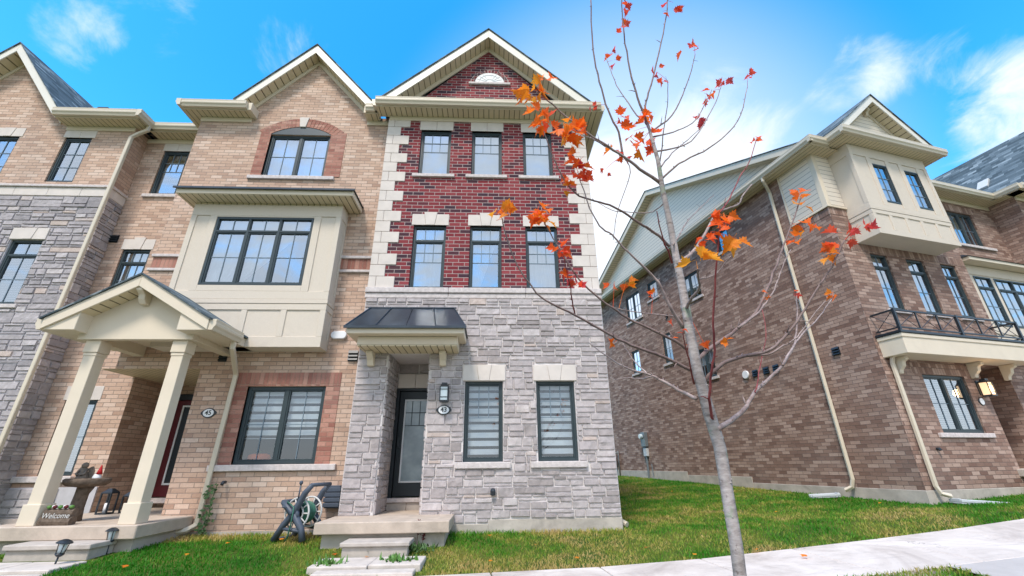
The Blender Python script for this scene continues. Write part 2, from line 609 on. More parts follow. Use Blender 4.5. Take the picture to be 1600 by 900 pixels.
class MB:
    def __init__(self):
        self.v, self.f, self.t = [], [], []
        self.cur = 0.5

    def add(self, vs, fs):
        o = len(self.v)
        self.v += [tuple(p) for p in vs]
        self.t += [self.cur] * len(vs)
        self.f += [tuple(i + o for i in f) for f in fs]
        return self

    def box(self, x0, x1, y0, y1, z0, z1):
        return self.add([(x0, y0, z0), (x1, y0, z0), (x1, y1, z0), (x0, y1, z0), (x0, y0, z1), (x1, y0, z1), (x1, y1, z1), (x0, y1, z1)],
                        [(0, 3, 2, 1), (4, 5, 6, 7), (0, 1, 5, 4), (1, 2, 6, 5), (2, 3, 7, 6), (3, 0, 4, 7)])

    def prism(self, pts, axis, a, b):
        n = len(pts)

        def mk(p, q):
            return (p[0], q, p[1]) if axis == 'y' else ((q, p[0], p[1]) if axis == 'x' else (p[0], p[1], q))
        vs = [mk(p, a) for p in pts] + [mk(p, b) for p in pts]
        fs = [tuple(range(n))[::-1], tuple(range(n, 2 * n))] + [(i, (i + 1) % n, n + (i + 1) % n, n + i) for i in range(n)]
        return self.add(vs, fs)

    def quad(self, *p):
        return self.add(p, [tuple(range(len(p)))])

    def hexa(self, a, b):
        """solid between two quads given as matching 4-point lists"""
        return self.add(list(a) + list(b), [(3, 2, 1, 0), (4, 5, 6, 7), (0, 1, 5, 4), (1, 2, 6, 5), (2, 3, 7, 6), (3, 0, 4, 7)])

    def tube(self, path, rad, n=8, cap=True, ang=0.0, sx=1.0):
        path = [Vector(p) for p in path]
        if not hasattr(rad, '__len__'):
            rad = [rad] * len(path)
        vs, fs = [], []
        prev = None
        for i, p in enumerate(path):
            t = (path[min(i + 1, len(path) - 1)] - path[max(i - 1, 0)]).normalized()
            if prev is None:
                ref = Vector((0, 0, 1)) if abs(t.z) < 0.9 else Vector((0, -1, 0))
                a = t.cross(ref).normalized()
            else:
                a = (prev - t * prev.dot(t)).normalized()
            prev = a
            b = t.cross(a)
            for k in range(n):
                w = 2 * math.pi * k / n + ang
                vs.append(p + (a * math.cos(w) * sx + b * math.sin(w)) * rad[i])
        for i in range(len(path) - 1):
            for k in range(n):
                fs.append((i * n + k, i * n + (k + 1) % n, (i + 1) * n + (k + 1) % n, (i + 1) * n + k))
        if cap:
            fs.append(tuple(range(n))[::-1])
            fs.append(tuple(range((len(path) - 1) * n, len(path) * n)))
        return self.add(vs, fs)

    def lathe(self, c, prof, n=16):
        """prof: list of (radius, z)"""
        vs, fs = [], []
        for r, z in prof:
            for k in range(n):
                w = 2 * math.pi * k / n
                vs.append((c[0] + r * math.cos(w), c[1] + r * math.sin(w), c[2] + z))
        for i in range(len(prof) - 1):
            for k in range(n):
                fs.append((i * n + k, i * n + (k + 1) % n, (i + 1) * n + (k + 1) % n, (i + 1) * n + k))
        fs.append(tuple(range(n))[::-1])
        fs.append(tuple(range((len(prof) - 1) * n, len(prof) * n)))
        return self.add(vs, fs)

    def pieces(self):
        """far-apart groups of islands, each as an MB of its own"""
        n = len(self.v)
        par = list(range(n))

        def find(i):
            while par[i] != i:
                par[i] = par[par[i]]
                i = par[i]
            return i
        for f in self.f:
            for k in f[1:]:
                a, b = find(f[0]), find(k)
                if a != b:
                    par[a] = b
        roots = [find(i) for i in range(n)]
        ids = sorted(set(roots))
        if len(ids) == 1 or len(ids) > 300:
            return [self]
        num = {q: k for k, q in enumerate(ids)}
        isl = np.array([num[q] for q in roots])
        P = np.array(self.v, float)
        k = len(ids)
        lo, hi = np.full((k, 3), np.inf), np.full((k, 3), -np.inf)
        np.minimum.at(lo, isl, P)
        np.maximum.at(hi, isl, P)
        size = (hi - lo).max(axis=1)
        gap = np.maximum(0, np.maximum(lo[:, None] - hi[None], lo[None] - hi[:, None]))
        near = np.sqrt((gap ** 2).sum(2)) <= np.maximum(.02, .5 * np.maximum(size[:, None], size[None]))
        lab = np.arange(k)
        while True:
            new = np.array([lab[near[i]].min() for i in range(k)])
            if (new == lab).all():
                break
            lab = new
        if len(set(lab)) == 1:
            return [self]
        out = []
        for g_ in sorted(set(lab)):
            q = MB()
            mp = {}
            for i in range(n):
                if lab[isl[i]] == g_:
                    mp[i] = len(q.v)
                    q.v.append(self.v[i])
                    q.t.append(self.t[i])
            q.f = [tuple(mp[i] for i in f) for f in self.f if f[0] in mp]
            out.append(q)
        return out

    def build(self, name, mat, parent=None, bevel=0.0, smooth=False, base=None, rz=0.0, solid=True, tint=False, segs=1):
        if base is None:
            base = BASE[parent.name] if parent else (0, 0, 0)
        if parent and len(self.f) < 1500:
            subs = self.pieces()
            if len(subs) > 1:
                outs = [q.build(name, mat, parent, bevel, smooth, base, rz, solid, tint, segs) for q in subs]
                return outs[0]
        b = Vector(base)
        me = bpy.data.meshes.new(name)
        me.from_pydata([Vector(p) - b for p in self.v], [], self.f)
        if solid:
            bm = bmesh.new()
            bm.from_mesh(me)
            bmesh.ops.recalc_face_normals(bm, faces=bm.faces)
            bm.to_mesh(me)
            bm.free()
        me.update()
        uvl = me.uv_layers.new(name='UVMap')
        uvd = np.zeros(len(me.loops) * 2, np.float32)
        V = self.v
        for p in me.polygons:
            nx, ny, nz = abs(p.normal.x), abs(p.normal.y), abs(p.normal.z)
            for li in p.loop_indices:
                q = V[me.loops[li].vertex_index]
                if mat == 'soffit' and nz > 0.5 and max(nx, ny) > 0.2:
                    u_, v_ = (q[0], q[1]) if nx > ny else (q[1], q[0])
                elif nz > 0.55 and nz > ny * 0.6 and nz > nx * 0.6:
                    if nx > ny:
                        u_, v_ = q[1], q[0]
                    else:
                        u_, v_ = q[0], q[1]
                    if max(nx, ny) > 0.25:
                        v_ = q[2] / max(max(nx, ny), 0.3)
                elif nx > ny:
                    u_, v_ = q[1], q[2]
                else:
                    u_, v_ = q[0], q[2]
                uvd[li * 2], uvd[li * 2 + 1] = u_, v_
        uvl.data.foreach_set('uv', uvd)
        if tint:
            at = me.attributes.new('tint', 'FLOAT', 'POINT')
            at.data.foreach_set('value', np.array(self.t, np.float32))
        if smooth:
            me.polygons.foreach_set('use_smooth', [True] * len(me.polygons))
        me.materials.append(MATS[mat])
        o = bpy.data.objects.new(name, me)
        COL.objects.link(o)
        if parent:
            o.parent = parent
            BASE[o.name] = tuple(base)
        else:
            o.location = to_world(base, rz)
            o.rotation_euler = (0, 0, rz)
            BASE[o.name] = tuple(base)
        if bevel:
            md = o.modifiers.new('bevel', 'BEVEL')
            md.width = bevel
            md.segments = segs
            md.limit_method = 'ANGLE'
            md.angle_limit = math.radians(40)
        return o


def one(name, mb, mat, label, cat, base, rz=0.0, group=None, **kw):
    o = mb.build(name, mat, None, base=base, rz=rz, **kw)
    return tag(o, label, cat, group)


def wall_cells(mb, a0, a1, z0, z1, plane, depth, holes, fn):
    """wall face with openings and their reveals; fn(a, d, z) -> point, d = depth behind the face"""
    xs = sorted({a0, a1, *[h[0] for h in holes], *[h[1] for h in holes]})
    zs = sorted({z0, z1, *[h[2] for h in holes], *[h[3] for h in holes]})
    xs = [x for x in xs if a0 <= x <= a1]
    zs = [z for z in zs if z0 <= z <= z1]
    for i in range(len(xs) - 1):
        for j in range(len(zs) - 1):
            cx, cz = (xs[i] + xs[i + 1]) / 2, (zs[j] + zs[j + 1]) / 2
            if any(h[0] < cx < h[1] and h[2] < cz < h[3] for h in holes):
                continue
            mb.quad(fn(xs[i], 0, zs[j]), fn(xs[i + 1], 0, zs[j]), fn(xs[i + 1], 0, zs[j + 1]), fn(xs[i], 0, zs[j + 1]))
    for h in holes:
        x0, x1, y0, y1 = max(h[0], a0), min(h[1], a1), max(h[2], z0), min(h[3], z1)
        dp = h[4] if len(h) > 4 else depth
        mb.quad(fn(x0, 0, y0), fn(x0, dp, y0), fn(x0, dp, y1), fn(x0, 0, y1))
        mb.quad(fn(x1, 0, y0), fn(x1, 0, y1), fn(x1, dp, y1), fn(x1, dp, y0))
        mb.quad(fn(x0, 0, y1), fn(x0, dp, y1), fn(x1, dp, y1), fn(x1, 0, y1))
        mb.quad(fn(x0, 0, y0), fn(x1, 0, y0), fn(x1, dp, y0), fn(x0, dp, y0))


def front(mb, x0, x1, z0, z1, y, depth=0.16, holes=()):
    wall_cells(mb, x0, x1, z0, z1, y, depth, holes, lambda a, d, z: (a, y + d, z))


def side(mb, y0, y1, z0, z1, x, into=1, depth=0.16, holes=()):
    """wall in a plane of constant x; into=+1 when the inside is towards +x"""
    wall_cells(mb, y0, y1, z0, z1, x, depth, holes, lambda a, d, z: (x + d * into, a, z))


def rect_minus(r, h):
    x0, x1, z0, z1 = r
    a0, a1, b0, b1 = h[:4]
    if a1 <= x0 or a0 >= x1 or b1 <= z0 or b0 >= z1:
        return [r]
    out = []
    if a0 > x0:
        out.append((x0, a0, z0, z1))
    if a1 < x1:
        out.append((a1, x1, z0, z1))
    m0, m1 = max(x0, a0), min(x1, a1)
    if b0 > z0:
        out.append((m0, m1, z0, b0))
    if b1 < z1:
        out.append((m0, m1, b1, z1))
    return out


def stonework(mb, a0, a1, z0, z1, holes, fn, rng, proud=0.03, gap=0.017, long_=(0.26, 0.6), quoin=None, step=0.04):
    """random coursed rubble: every stone is a real pitched block; fn(a, d, z) with d outwards"""
    rects = []
    z = z0
    while z < z1 - 0.02:
        h = rng.uniform(0.17, 0.26)
        if z1 - (z + h) < 0.14:
            h = z1 - z
        x = a0
        while x < a1 - 0.02:
            k = rng.random()
            w = rng.uniform(*long_)
            if k < 0.22:
                w *= 0.85
            if a1 - (x + w) < 0.18:
                w = a1 - x
            if k < 0.14:
                rects.append((x, x + w, z, z + h))
            else:
                s = rng.choice((0.32, 0.42, 0.58, 0.68)) * h
                for (zz0, zz1) in ((z, z + s), (z + s, z + h)):
                    if w > 0.42 and rng.random() < 0.5:
                        c = x + w * rng.uniform(0.4, 0.6)
                        rects += [(x, c, zz0, zz1), (c, x + w, zz0, zz1)]
                    else:
                        rects.append((x, x + w, zz0, zz1))
            x += w
        z += h
    for h in holes:
        rects = [q for r in rects for q in rect_minus(r, h)]
    for (x0, x1, y0, y1) in rects:
        x0, x1, y0, y1 = x0 + gap / 2, x1 - gap / 2, y0 + gap / 2, y1 - gap / 2
        if x1 - x0 < 0.03 or y1 - y0 < 0.025:
            continue
        nx, nz = max(3, int((x1 - x0) / step) + 1), max(3, int((y1 - y0) / step) + 1)
        mb.cur = min(1, max(0, rng.gauss(0.45, 0.22)))
        if rng.random() < 0.03:
            mb.cur = 1.0
        off = Vector((rng.uniform(0, 90), rng.uniform(0, 90), rng.uniform(0, 90)))
        pr = proud * rng.uniform(0.7, 1.25)
        tx, tz = rng.uniform(-0.35, 0.35), rng.uniform(-0.35, 0.35)
        vs, fs = [], []
        for j in range(nz + 1):
            for i in range(nx + 1):
                s, t = i / nx, j / nz
                edge = i in (0, nx) or j in (0, nz)
                a, b = x0 + (x1 - x0) * s, y0 + (y1 - y0) * t
                if edge:
                    d = -0.002
                    a += noise.noise(Vector((a * 14, b * 14, 3)) + off) * 0.006
                    b += noise.noise(Vector((a * 14, b * 14, 9)) + off) * 0.006
                else:
                    p = Vector((a * 7, b * 9, 0)) + off
                    nv = noise.fractal(p, 0.9, 2.1, 4)
                    bulge = min(1, 5 * min(s * (x1 - x0), (1 - s) * (x1 - x0), t * (y1 - y0), (1 - t) * (y1 - y0)) / 0.14)
                    d = pr * (0.55 + 0.45 * bulge) + nv * 0.014 + pr * 0.5 * (tx * (s - .5) + tz * (t - .5))
                    if i in (1, nx - 1):
                        a += (0.5 if i == 1 else -0.5) * 0 + (x0 + 0.008 - a if i == 1 else x1 - 0.008 - a)
                    if j in (1, nz - 1):
                        b += (y0 + 0.008 - b if j == 1 else y1 - 0.008 - b)
                vs.append(fn(a, d, b))
        for j in range(nz):
            for i in range(nx):
                q = j * (nx + 1) + i
                fs.append((q, q + 1, q + nx + 2, q + nx + 1))
        mb.add(vs, fs)
    mb.cur = 0.5


def window(parent, x0, x1, z0, z1, y, cols=1, transom=None, grid=None, blind=None, sill=None, lintel=None, fw=0.055,
           mapf=None, sub=False, glass='glass', deep=0.9, seed=0):
    """a casement window in a wall facing -y (mapf turns it onto other walls). y = glass plane"""
    mp = mapf or (lambda p: p)

    class W(MB):
        def add(self, vs, fs):
            return MB.add(self, [mp(p) for p in vs], fs)
    rng = random.Random(seed)
    f = W()
    d0, d1 = y - 0.045, y + 0.05
    f.box(x0, x0 + fw, d0, d1, z0, z1)
    f.box(x1 - fw, x1, d0, d1, z0, z1)
    f.box(x0 + fw, x1 - fw, d0, d1, z1 - fw, z1)
    f.box(x0 + fw, x1 - fw, d0, d1, z0, z0 + fw)
    bays = []
    wi = (x1 - x0 - 2 * fw)
    for c in range(cols):
        a = x0 + fw + wi * c / cols
        b = x0 + fw + wi * (c + 1) / cols
        if c:
            f.box(a - fw * 0.55, a + fw * 0.55, d0 + 0.004, d1 - 0.004, z0 + fw, z1 - fw)
            a += fw * 0.55
        if c < cols - 1:
            b -= fw * 0.55
        bays.append((a, b))
    top = z1 - fw
    lows = []
    for (a, b) in bays:
        tp = top
        if transom:
            f.box(a, b, d0 + 0.002, d1 - 0.002, transom - fw * 0.5, transom + fw * 0.5)
            lows.append((a, b, transom + fw * 0.5, top, True))
            tp = transom - fw * 0.5
        # inner sash ring
        s = 0.028
        lo = z0 + fw
        f.box(a, a + s, d0 + 0.016, d1 - 0.01, lo, tp)
        f.box(b - s, b, d0 + 0.016, d1 - 0.01, lo, tp)
        f.box(a + s, b - s, d0 + 0.016, d1 - 0.01, tp - s, tp)
        f.box(a + s, b - s, d0 + 0.016, d1 - 0.01, lo, lo + s)
        lows.append((a + s, b - s, lo + s, tp - s, False))
    fo = parent if sub else f.build('window', 'frame', parent, bevel=0.004)
    if sub:
        fr = f.build('window_frame', 'frame', parent, bevel=0.004)
    pn = W()
    for (a, b, c, d, tr) in lows:
        pn.quad((a - .004, y + .004, c - .004), (b + .004, y + .004, c - .004), (b + .004, y + .004, d + .004), (a - .004, y + .004, d + .004))
    pn.build('pane', glass, fo, solid=False)
    if grid:
        mu = W()
        t = 0.0075
        for (a, b, c, d, tr) in lows:
            nv, nh, part = grid            # vertical bars, horizontal bars, share of the height
            zlow = c if (tr or part >= 1) else d - (d - c) * part
            for i in range(1, nv + 1):
                x = a + (b - a) * i / (nv + 1)
                mu.box(x - t, x + t, y - .010, y + .002, zlow, d)
            if not tr:
                for j in range(1, nh + 1):
                    zz = zlow + (d - zlow) * j / (nh + 1)
                    mu.box(a, b, y - .009, y + .001, zz - t, zz + t)
                if part < 1:
                    mu.box(a, b, y - .009, y + .001, zlow - t, zlow + t)
        mu.build('muntin', 'muntin', fo)
    if blind:
        kind, amt = blind
        bl = W()
        yb = y + 0.09
        if kind == 'zebra':
            zlo = z1 - (z1 - z0) * amt
            zz = z1 - fw
            bl.quad((x0 + fw, yb + .02, zlo), (x1 - fw, yb + .02, zlo), (x1 - fw, yb + .02, z1), (x0 + fw, yb + .02, z1)) if amt < 0.5 else None
            while zz > zlo:
                bl.box(x0 + fw * .6, x1 - fw * .6, yb, yb + .004, max(zz - 0.10, zlo), zz)
                zz -= 0.155
        elif kind == 'slat':
            zlo = z1 - (z1 - z0) * amt
            zz = z1 - fw
            while zz > zlo:
                bl.hexa([(x0 + fw * .6, yb, zz), (x1 - fw * .6, yb, zz), (x1 - fw * .6, yb + .03, zz + .018), (x0 + fw * .6, yb + .03, zz + .018)],
                        [(x0 + fw * .6, yb, zz + .003), (x1 - fw * .6, yb, zz + .003), (x1 - fw * .6, yb + .03, zz + .021), (x0 + fw * .6, yb + .03, zz + .021)])
                zz -= 0.045
        elif kind in ('sheer', 'drawn'):
            n = 60
            ph = rng.uniform(0, 6)
            vs, fs = [], []
            for i in range(n + 1):
                s = i / n
                x = x0 + fw * .6 + (x1 - x0 - fw * 1.2) * s
                for zz, k in ((z0 + .02, 1.0), (z1 - .03, 0.6)):
                    xx = x
                    if kind == 'drawn' and k == 1.0:
                        xx = x0 + fw + (x - x0) * amt
                    vs.append((xx, yb + 0.03 + 0.018 * k * math.sin(s * 46 + ph) + 0.01 * math.sin(s * 19 + ph), zz))
            for i in range(n):
                fs.append((2 * i, 2 * i + 2, 2 * i + 3, 2 * i + 1))
            bl.add(vs, fs)
        elif kind == 'roller':
            zlo = z1 - (z1 - z0) * amt
            bl.box(x0 + fw * .6, x1 - fw * .6, yb, yb + .003, zlo, z1 - .02)
            bl.box(x0 + fw * .6, x1 - fw * .6, yb - .008, yb + .010, zlo - .025, zlo)
        bl.build('blind' if kind != 'sheer' and kind != 'drawn' else 'curtain', 'curtain', fo, solid=False)
    if sill:
        s = W()
        sx0, sx1, sz0, sz1, sy0, sy1 = sill
        s.box(sx0, sx1, sy0, sy1, sz0, sz1)
        s.build('sill', 'rough_sill', fo, bevel=0.012, segs=2)
    if lintel:
        l = W()
        kind, lx0, lx1, lz0, lz1, ly0, ly1 = lintel
        cx = (lx0 + lx1) / 2
        g = 0.003
        if kind == 'two':
            l.box(lx0, cx - g, ly0, ly1, lz0, lz1)
            l.box(cx + g, lx1, ly0, ly1, lz0, lz1)
        else:
            kw0, kw1 = (lx1 - lx0) * 0.115, (lx1 - lx0) * 0.17
            kt = lz1 + (0.05 if kind == 'key' else 0.0)
            l.prism([(lx0, lz0), (cx - kw0 - g, lz0), (cx - kw1 - g, lz1), (lx0, lz1)], 'y', ly0, ly1)
            l.prism([(cx + kw0 + g, lz0), (lx1, lz0), (lx1, lz1), (cx + kw1 + g, lz1)], 'y', ly0, ly1)
            l.prism([(cx - kw0, lz0), (cx + kw0, lz0), (cx + kw1 * 1.05, kt), (cx - kw1 * 1.05, kt)], 'y', ly0 - 0.012, ly1)
        l.build('lintel', 'limestone', fo, bevel=0.005)
    return fo


def room(mb, x0, x1, z0, z1, y, d=1.6, mapf=None):
    mp = mapf or (lambda p: p)
    y0, y1 = y + 0.12, y + d
    a, b, c, e = x0 - .25, x1 + .25, z0 - .3, z1 + .25
    P = [mp(p) for p in ((a, y0, c), (b, y0, c), (b, y0, e), (a, y0, e), (a, y1, c), (b, y1, c), (b, y1, e), (a, y1, e))]
    mb.add(P, [(4, 5, 6, 7), (0, 4, 7, 3), (1, 2, 6, 5), (3, 7, 6, 2), (0, 1, 5, 4)])
    # the dark strip between the opening and the room
    return mb


OGEE = [(0.0, 0.0), (0.075, 0.0), (0.075, 0.0), (0.095, 0.05), (0.12, 0.085), (0.125, 0.125), (0.115, 0.14), (0.125, 0.2), (0.0, 0.2)]


def gutter_front(mb, x0, x1, y, z):
    """K-style gutter hung on a fascia at y (house towards +y), bottom z"""
    pts = [(y - a, z + b) for a, b in OGEE]
    mb.prism(pts, 'x', x0, x1)


def gutter_side(mb, y0, y1, x, z, sgn):
    pts = [(x + sgn * a, z + b) for a, b in OGEE]
    mb.prism(pts, 'y', y0, y1)


def gable(parent, cx, hw, z_foot, slope, y_out, y_wall, ridge_back, roof_mat='shingle', frieze=True, th=0.30):
    """rake roof with fascia, soffit and frieze boards. apex over cx"""
    za = z_foot + hw * slope
    n = math.hypot(1, slope)
    dz = th                          # vertical depth of the fascia
    for nm, mat, ya, yb, up, lo, bev in (('fascia', 'halo_trim', y_out, y_out + 0.03, 0.0, -dz, 0.006),):
        m = MB()
        for s in (-1, 1):
            m.prism([(cx, za + up), (cx + s * hw, z_foot + up), (cx + s * hw, z_foot + lo), (cx, za + lo)], 'y', ya, yb)
        m.build(nm, mat, parent, bevel=bev)
    m = MB()
    for s in (-1, 1):
        m.prism([(cx, za - dz + .02), (cx + s * hw, z_foot - dz + .02), (cx + s * hw, z_foot - dz + .035), (cx, za - dz + .035)], 'y', y_out + 0.03, y_wall)
    # the grooves of a rake soffit run across it
    m.build('soffit', 'soffit', parent)
    if frieze:
        m = MB()
        for s in (-1, 1):
            m.prism([(cx, za - dz + .018), (cx + s * hw * .93, z_foot + hw * .07 * slope - dz + .018), (cx + s * hw * .93, z_foot + hw * .07 * slope - dz - .13), (cx, za - dz - .13)],
                    'y', y_wall - 0.035, y_wall + 0.01)
        m.build('frieze_board', 'cream', parent, bevel=0.004)
    m = MB()
    for s in (-1, 1):
        ex = 0.04
        m.prism([(cx, za + .035), (cx + s * (hw + ex), z_foot - ex * slope + .035), (cx + s * (hw + ex), z_foot - ex * slope + .004), (cx, za + .004)], 'y', y_out - 0.03, ridge_back)
    m.build('roof', roof_mat, parent)
    return za


def eave_front(parent, x0, x1, y_wall, y_f, z, frieze=(None, None), end_l=None, end_r=None):
    """boxed eave along x: soffit at z, gutter in front of the fascia at y_f"""
    m = MB()
    m.box(x0, x1, y_f + 0.02, y_wall, z, z + 0.012)
    m.build('soffit', 'soffit', parent)
    m = MB()
    m.box(x0, x1, y_f, y_f + 0.02, z - 0.005, z + 0.21)
    m.build('fascia', 'cream_metal', parent)
    m = MB()
    gutter_front(m, x0 - (0.1 if end_l else 0), x1 + (0.1 if end_r else 0), y_f - 0.001, z + 0.02)
    m.build('gutter', 'cream_metal', parent, bevel=0.004)
    if frieze[0] is not None:
        m = MB()
        m.box(frieze[0], frieze[1], y_wall - 0.035, y_wall + 0.01, z - 0.13, z - 0.002)
        m.build('frieze_board', 'cream', parent, bevel=0.004)


def downspout(parent, path, r=0.052):
    m = MB()
    m.tube(path, r, 4, ang=math.pi / 4, sx=1.15)
    return m.build('downspout', 'cream_metal', parent, bevel=0.01)


def louvre(parent, x, z, y, mapf=None, w=0.16, h=0.18, mat='black_metal'):
    mp = mapf or (lambda p: p)
    m = MB()

    def bx(*a):
        t = MB().box(*a)
        m.add([mp(p) for p in t.v], t.f)
    bx(x - w / 2, x + w / 2, y - .015, y + .02, z - h / 2, z + h / 2)
    for k in range(3):
        zz = z - h / 2 + .02 + k * h / 3
        t = MB().hexa([(x - w / 2, y - .05, zz), (x + w / 2, y - .05, zz), (x + w / 2, y - .015, zz + h / 3.4), (x - w / 2, y - .015, zz + h / 3.4)],
                      [(x - w / 2, y - .045, zz - .006), (x + w / 2, y - .045, zz - .006), (x + w / 2, y - .012, zz + h / 3.4 - .006), (x - w / 2, y - .012, zz + h / 3.4 - .006)])
        m.add([mp(p) for p in t.v], t.f)
    return m.build('vent', mat, parent)

# ------------------------------------------------------------------ ground
def sstep(t):
    t = min(1.0, max(0.0, t))
    return t * t * (3 - 2 * t)


def ground_z(x, y):
    k = 1.0 - 0.62 * sstep((-2.6 - x) / 2.0) * sstep((y - 5.6) / 1.2)
    z = -0.09 - 0.19 * k * sstep((8.7 - y) / 2.0) - 0.06 * sstep((6.5 - y) / 4.0)
    z += 0.036 * max(0.0, min(x, 30) - 2.2) * sstep((y - 2.0) / 4.5)
    if y > 9.7:
        z += 0.034 * min(y - 9.7, 14) * sstep((x - 1.0) / 2.0)
    return z


FAR = [(-16, 5.0), (-9, 5.6), (-4, 6.2), (-0.5, 6.6), (3.57, 7.07), (7, 7.5), (9.1, 7.86), (12, 8.5), (20, 10.5), (30, 13.2), (42, 16.6)]
WALK_W = 1.42


def far_edge(x):
    for (a, b), (c, d) in zip(FAR, FAR[1:]):
        if a <= x <= c:
            return b + (d - b) * (x - a) / (c - a)
    return FAR[0][1] if x < FAR[0][0] else FAR[-1][1]


KERB_Y = 2.25
ROAD_Z = -0.46


def build_ground():
    m = MB()
    xs = list(np.arange(-22, 30.1, 0.5))
    ys = list(np.arange(KERB_Y, 32, 0.4))
    idx = {}
    for j, y in enumerate(ys):
        for i, x in enumerate(xs):
            idx[i, j] = len(m.v)
            z = ground_z(x, y)
            d = far_edge(x) - y
            if -0.1 < d < WALK_W + 0.15:
                z -= 0.05
            if x > 5.3 and d >= WALK_W:
                z -= 0.06
            m.v.append((x, y, z))
            m.t.append(0)
    for j in range(len(ys) - 1):
        for i in range(len(xs) - 1):
            m.f.append((idx[i, j], idx[i + 1, j], idx[i + 1, j + 1], idx[i, j + 1]))
    tag(m.build('lawn_ground', 'lawn_soil', solid=False, smooth=True), kind='structure')
    # sidewalk slabs
    m = MB()
    s = -15.0
    step_ = 1.5
    while s < 38:
        a, b = s + 0.010, s + step_ - 0.010

        def pts(x):
            dx = 0.01
            tx, ty = dx, far_edge(x + dx) - far_edge(x)
            l = math.hypot(tx, ty)
            nx, ny = ty / l, -tx / l
            fx, fy = x, far_edge(x)
            return (fx, fy), (fx + nx * WALK_W, fy + ny * WALK_W)
        (p, q), (r, t) = pts(a), pts(b)
        mid = 6

        def P(c, z):
            return (c[0], c[1], ground_z(c[0], c[1]) + z)
        m.hexa([P(p, -.12), P(q, -.12), P(t, -.12), P(r, -.12)], [P(p, .012), P(q, .012), P(t, .012), P(r, .012)])
        s += step_
    tag(m.build('sidewalk', 'sidewalk', bevel=0.008), kind='structure')
    # driveway apron on the right, road, kerb, far side of the street
    m = MB()
    pl = []
    n = 24
    for i in range(n + 1):
        x = 5.6 + (14.5 - 5.6) * i / n
        y1 = far_edge(x + 0.35) - WALK_W / math.cos(0.14) - 0.02
        for y in (KERB_Y, (KERB_Y + y1) / 2, y1):
            xx = x + 0.05 * (y1 - y)
            pl.append((xx, y, ground_z(xx, y) + 0.008))
    m.v, m.t = pl, [0] * len(pl)
    for i in range(n):
        for j in range(2):
            a = i * 3 + j
            m.f.append((a, a + 3, a + 4, a + 1))
    tag(m.build('driveway', 'driveway', solid=False), kind='structure')
    m = MB()
    m.quad((-300, -300, ROAD_Z - .02), (300, -300, ROAD_Z - .02), (300, 300, ROAD_Z - .02), (-300, 300, ROAD_Z - .02))
    tag(m.build('ground', 'lawn_soil', solid=False), kind='structure')
    m = MB()
    m.quad((-120, -5.6, ROAD_Z), (120, -5.6, ROAD_Z), (120, KERB_Y, ROAD_Z), (-120, KERB_Y, ROAD_Z))
    tag(m.build('road', 'asphalt', solid=False), kind='structure')
    m = MB()
    m.box(-60, 60, KERB_Y - 0.15, KERB_Y, ROAD_Z - .1, ROAD_Z + 0.125)
    m.box(-60, 60, -5.75, -5.6, ROAD_Z - .1, ROAD_Z + 0.125)
    tag(m.build('kerb', 'concrete', bevel=0.02), kind='structure')


build_ground()

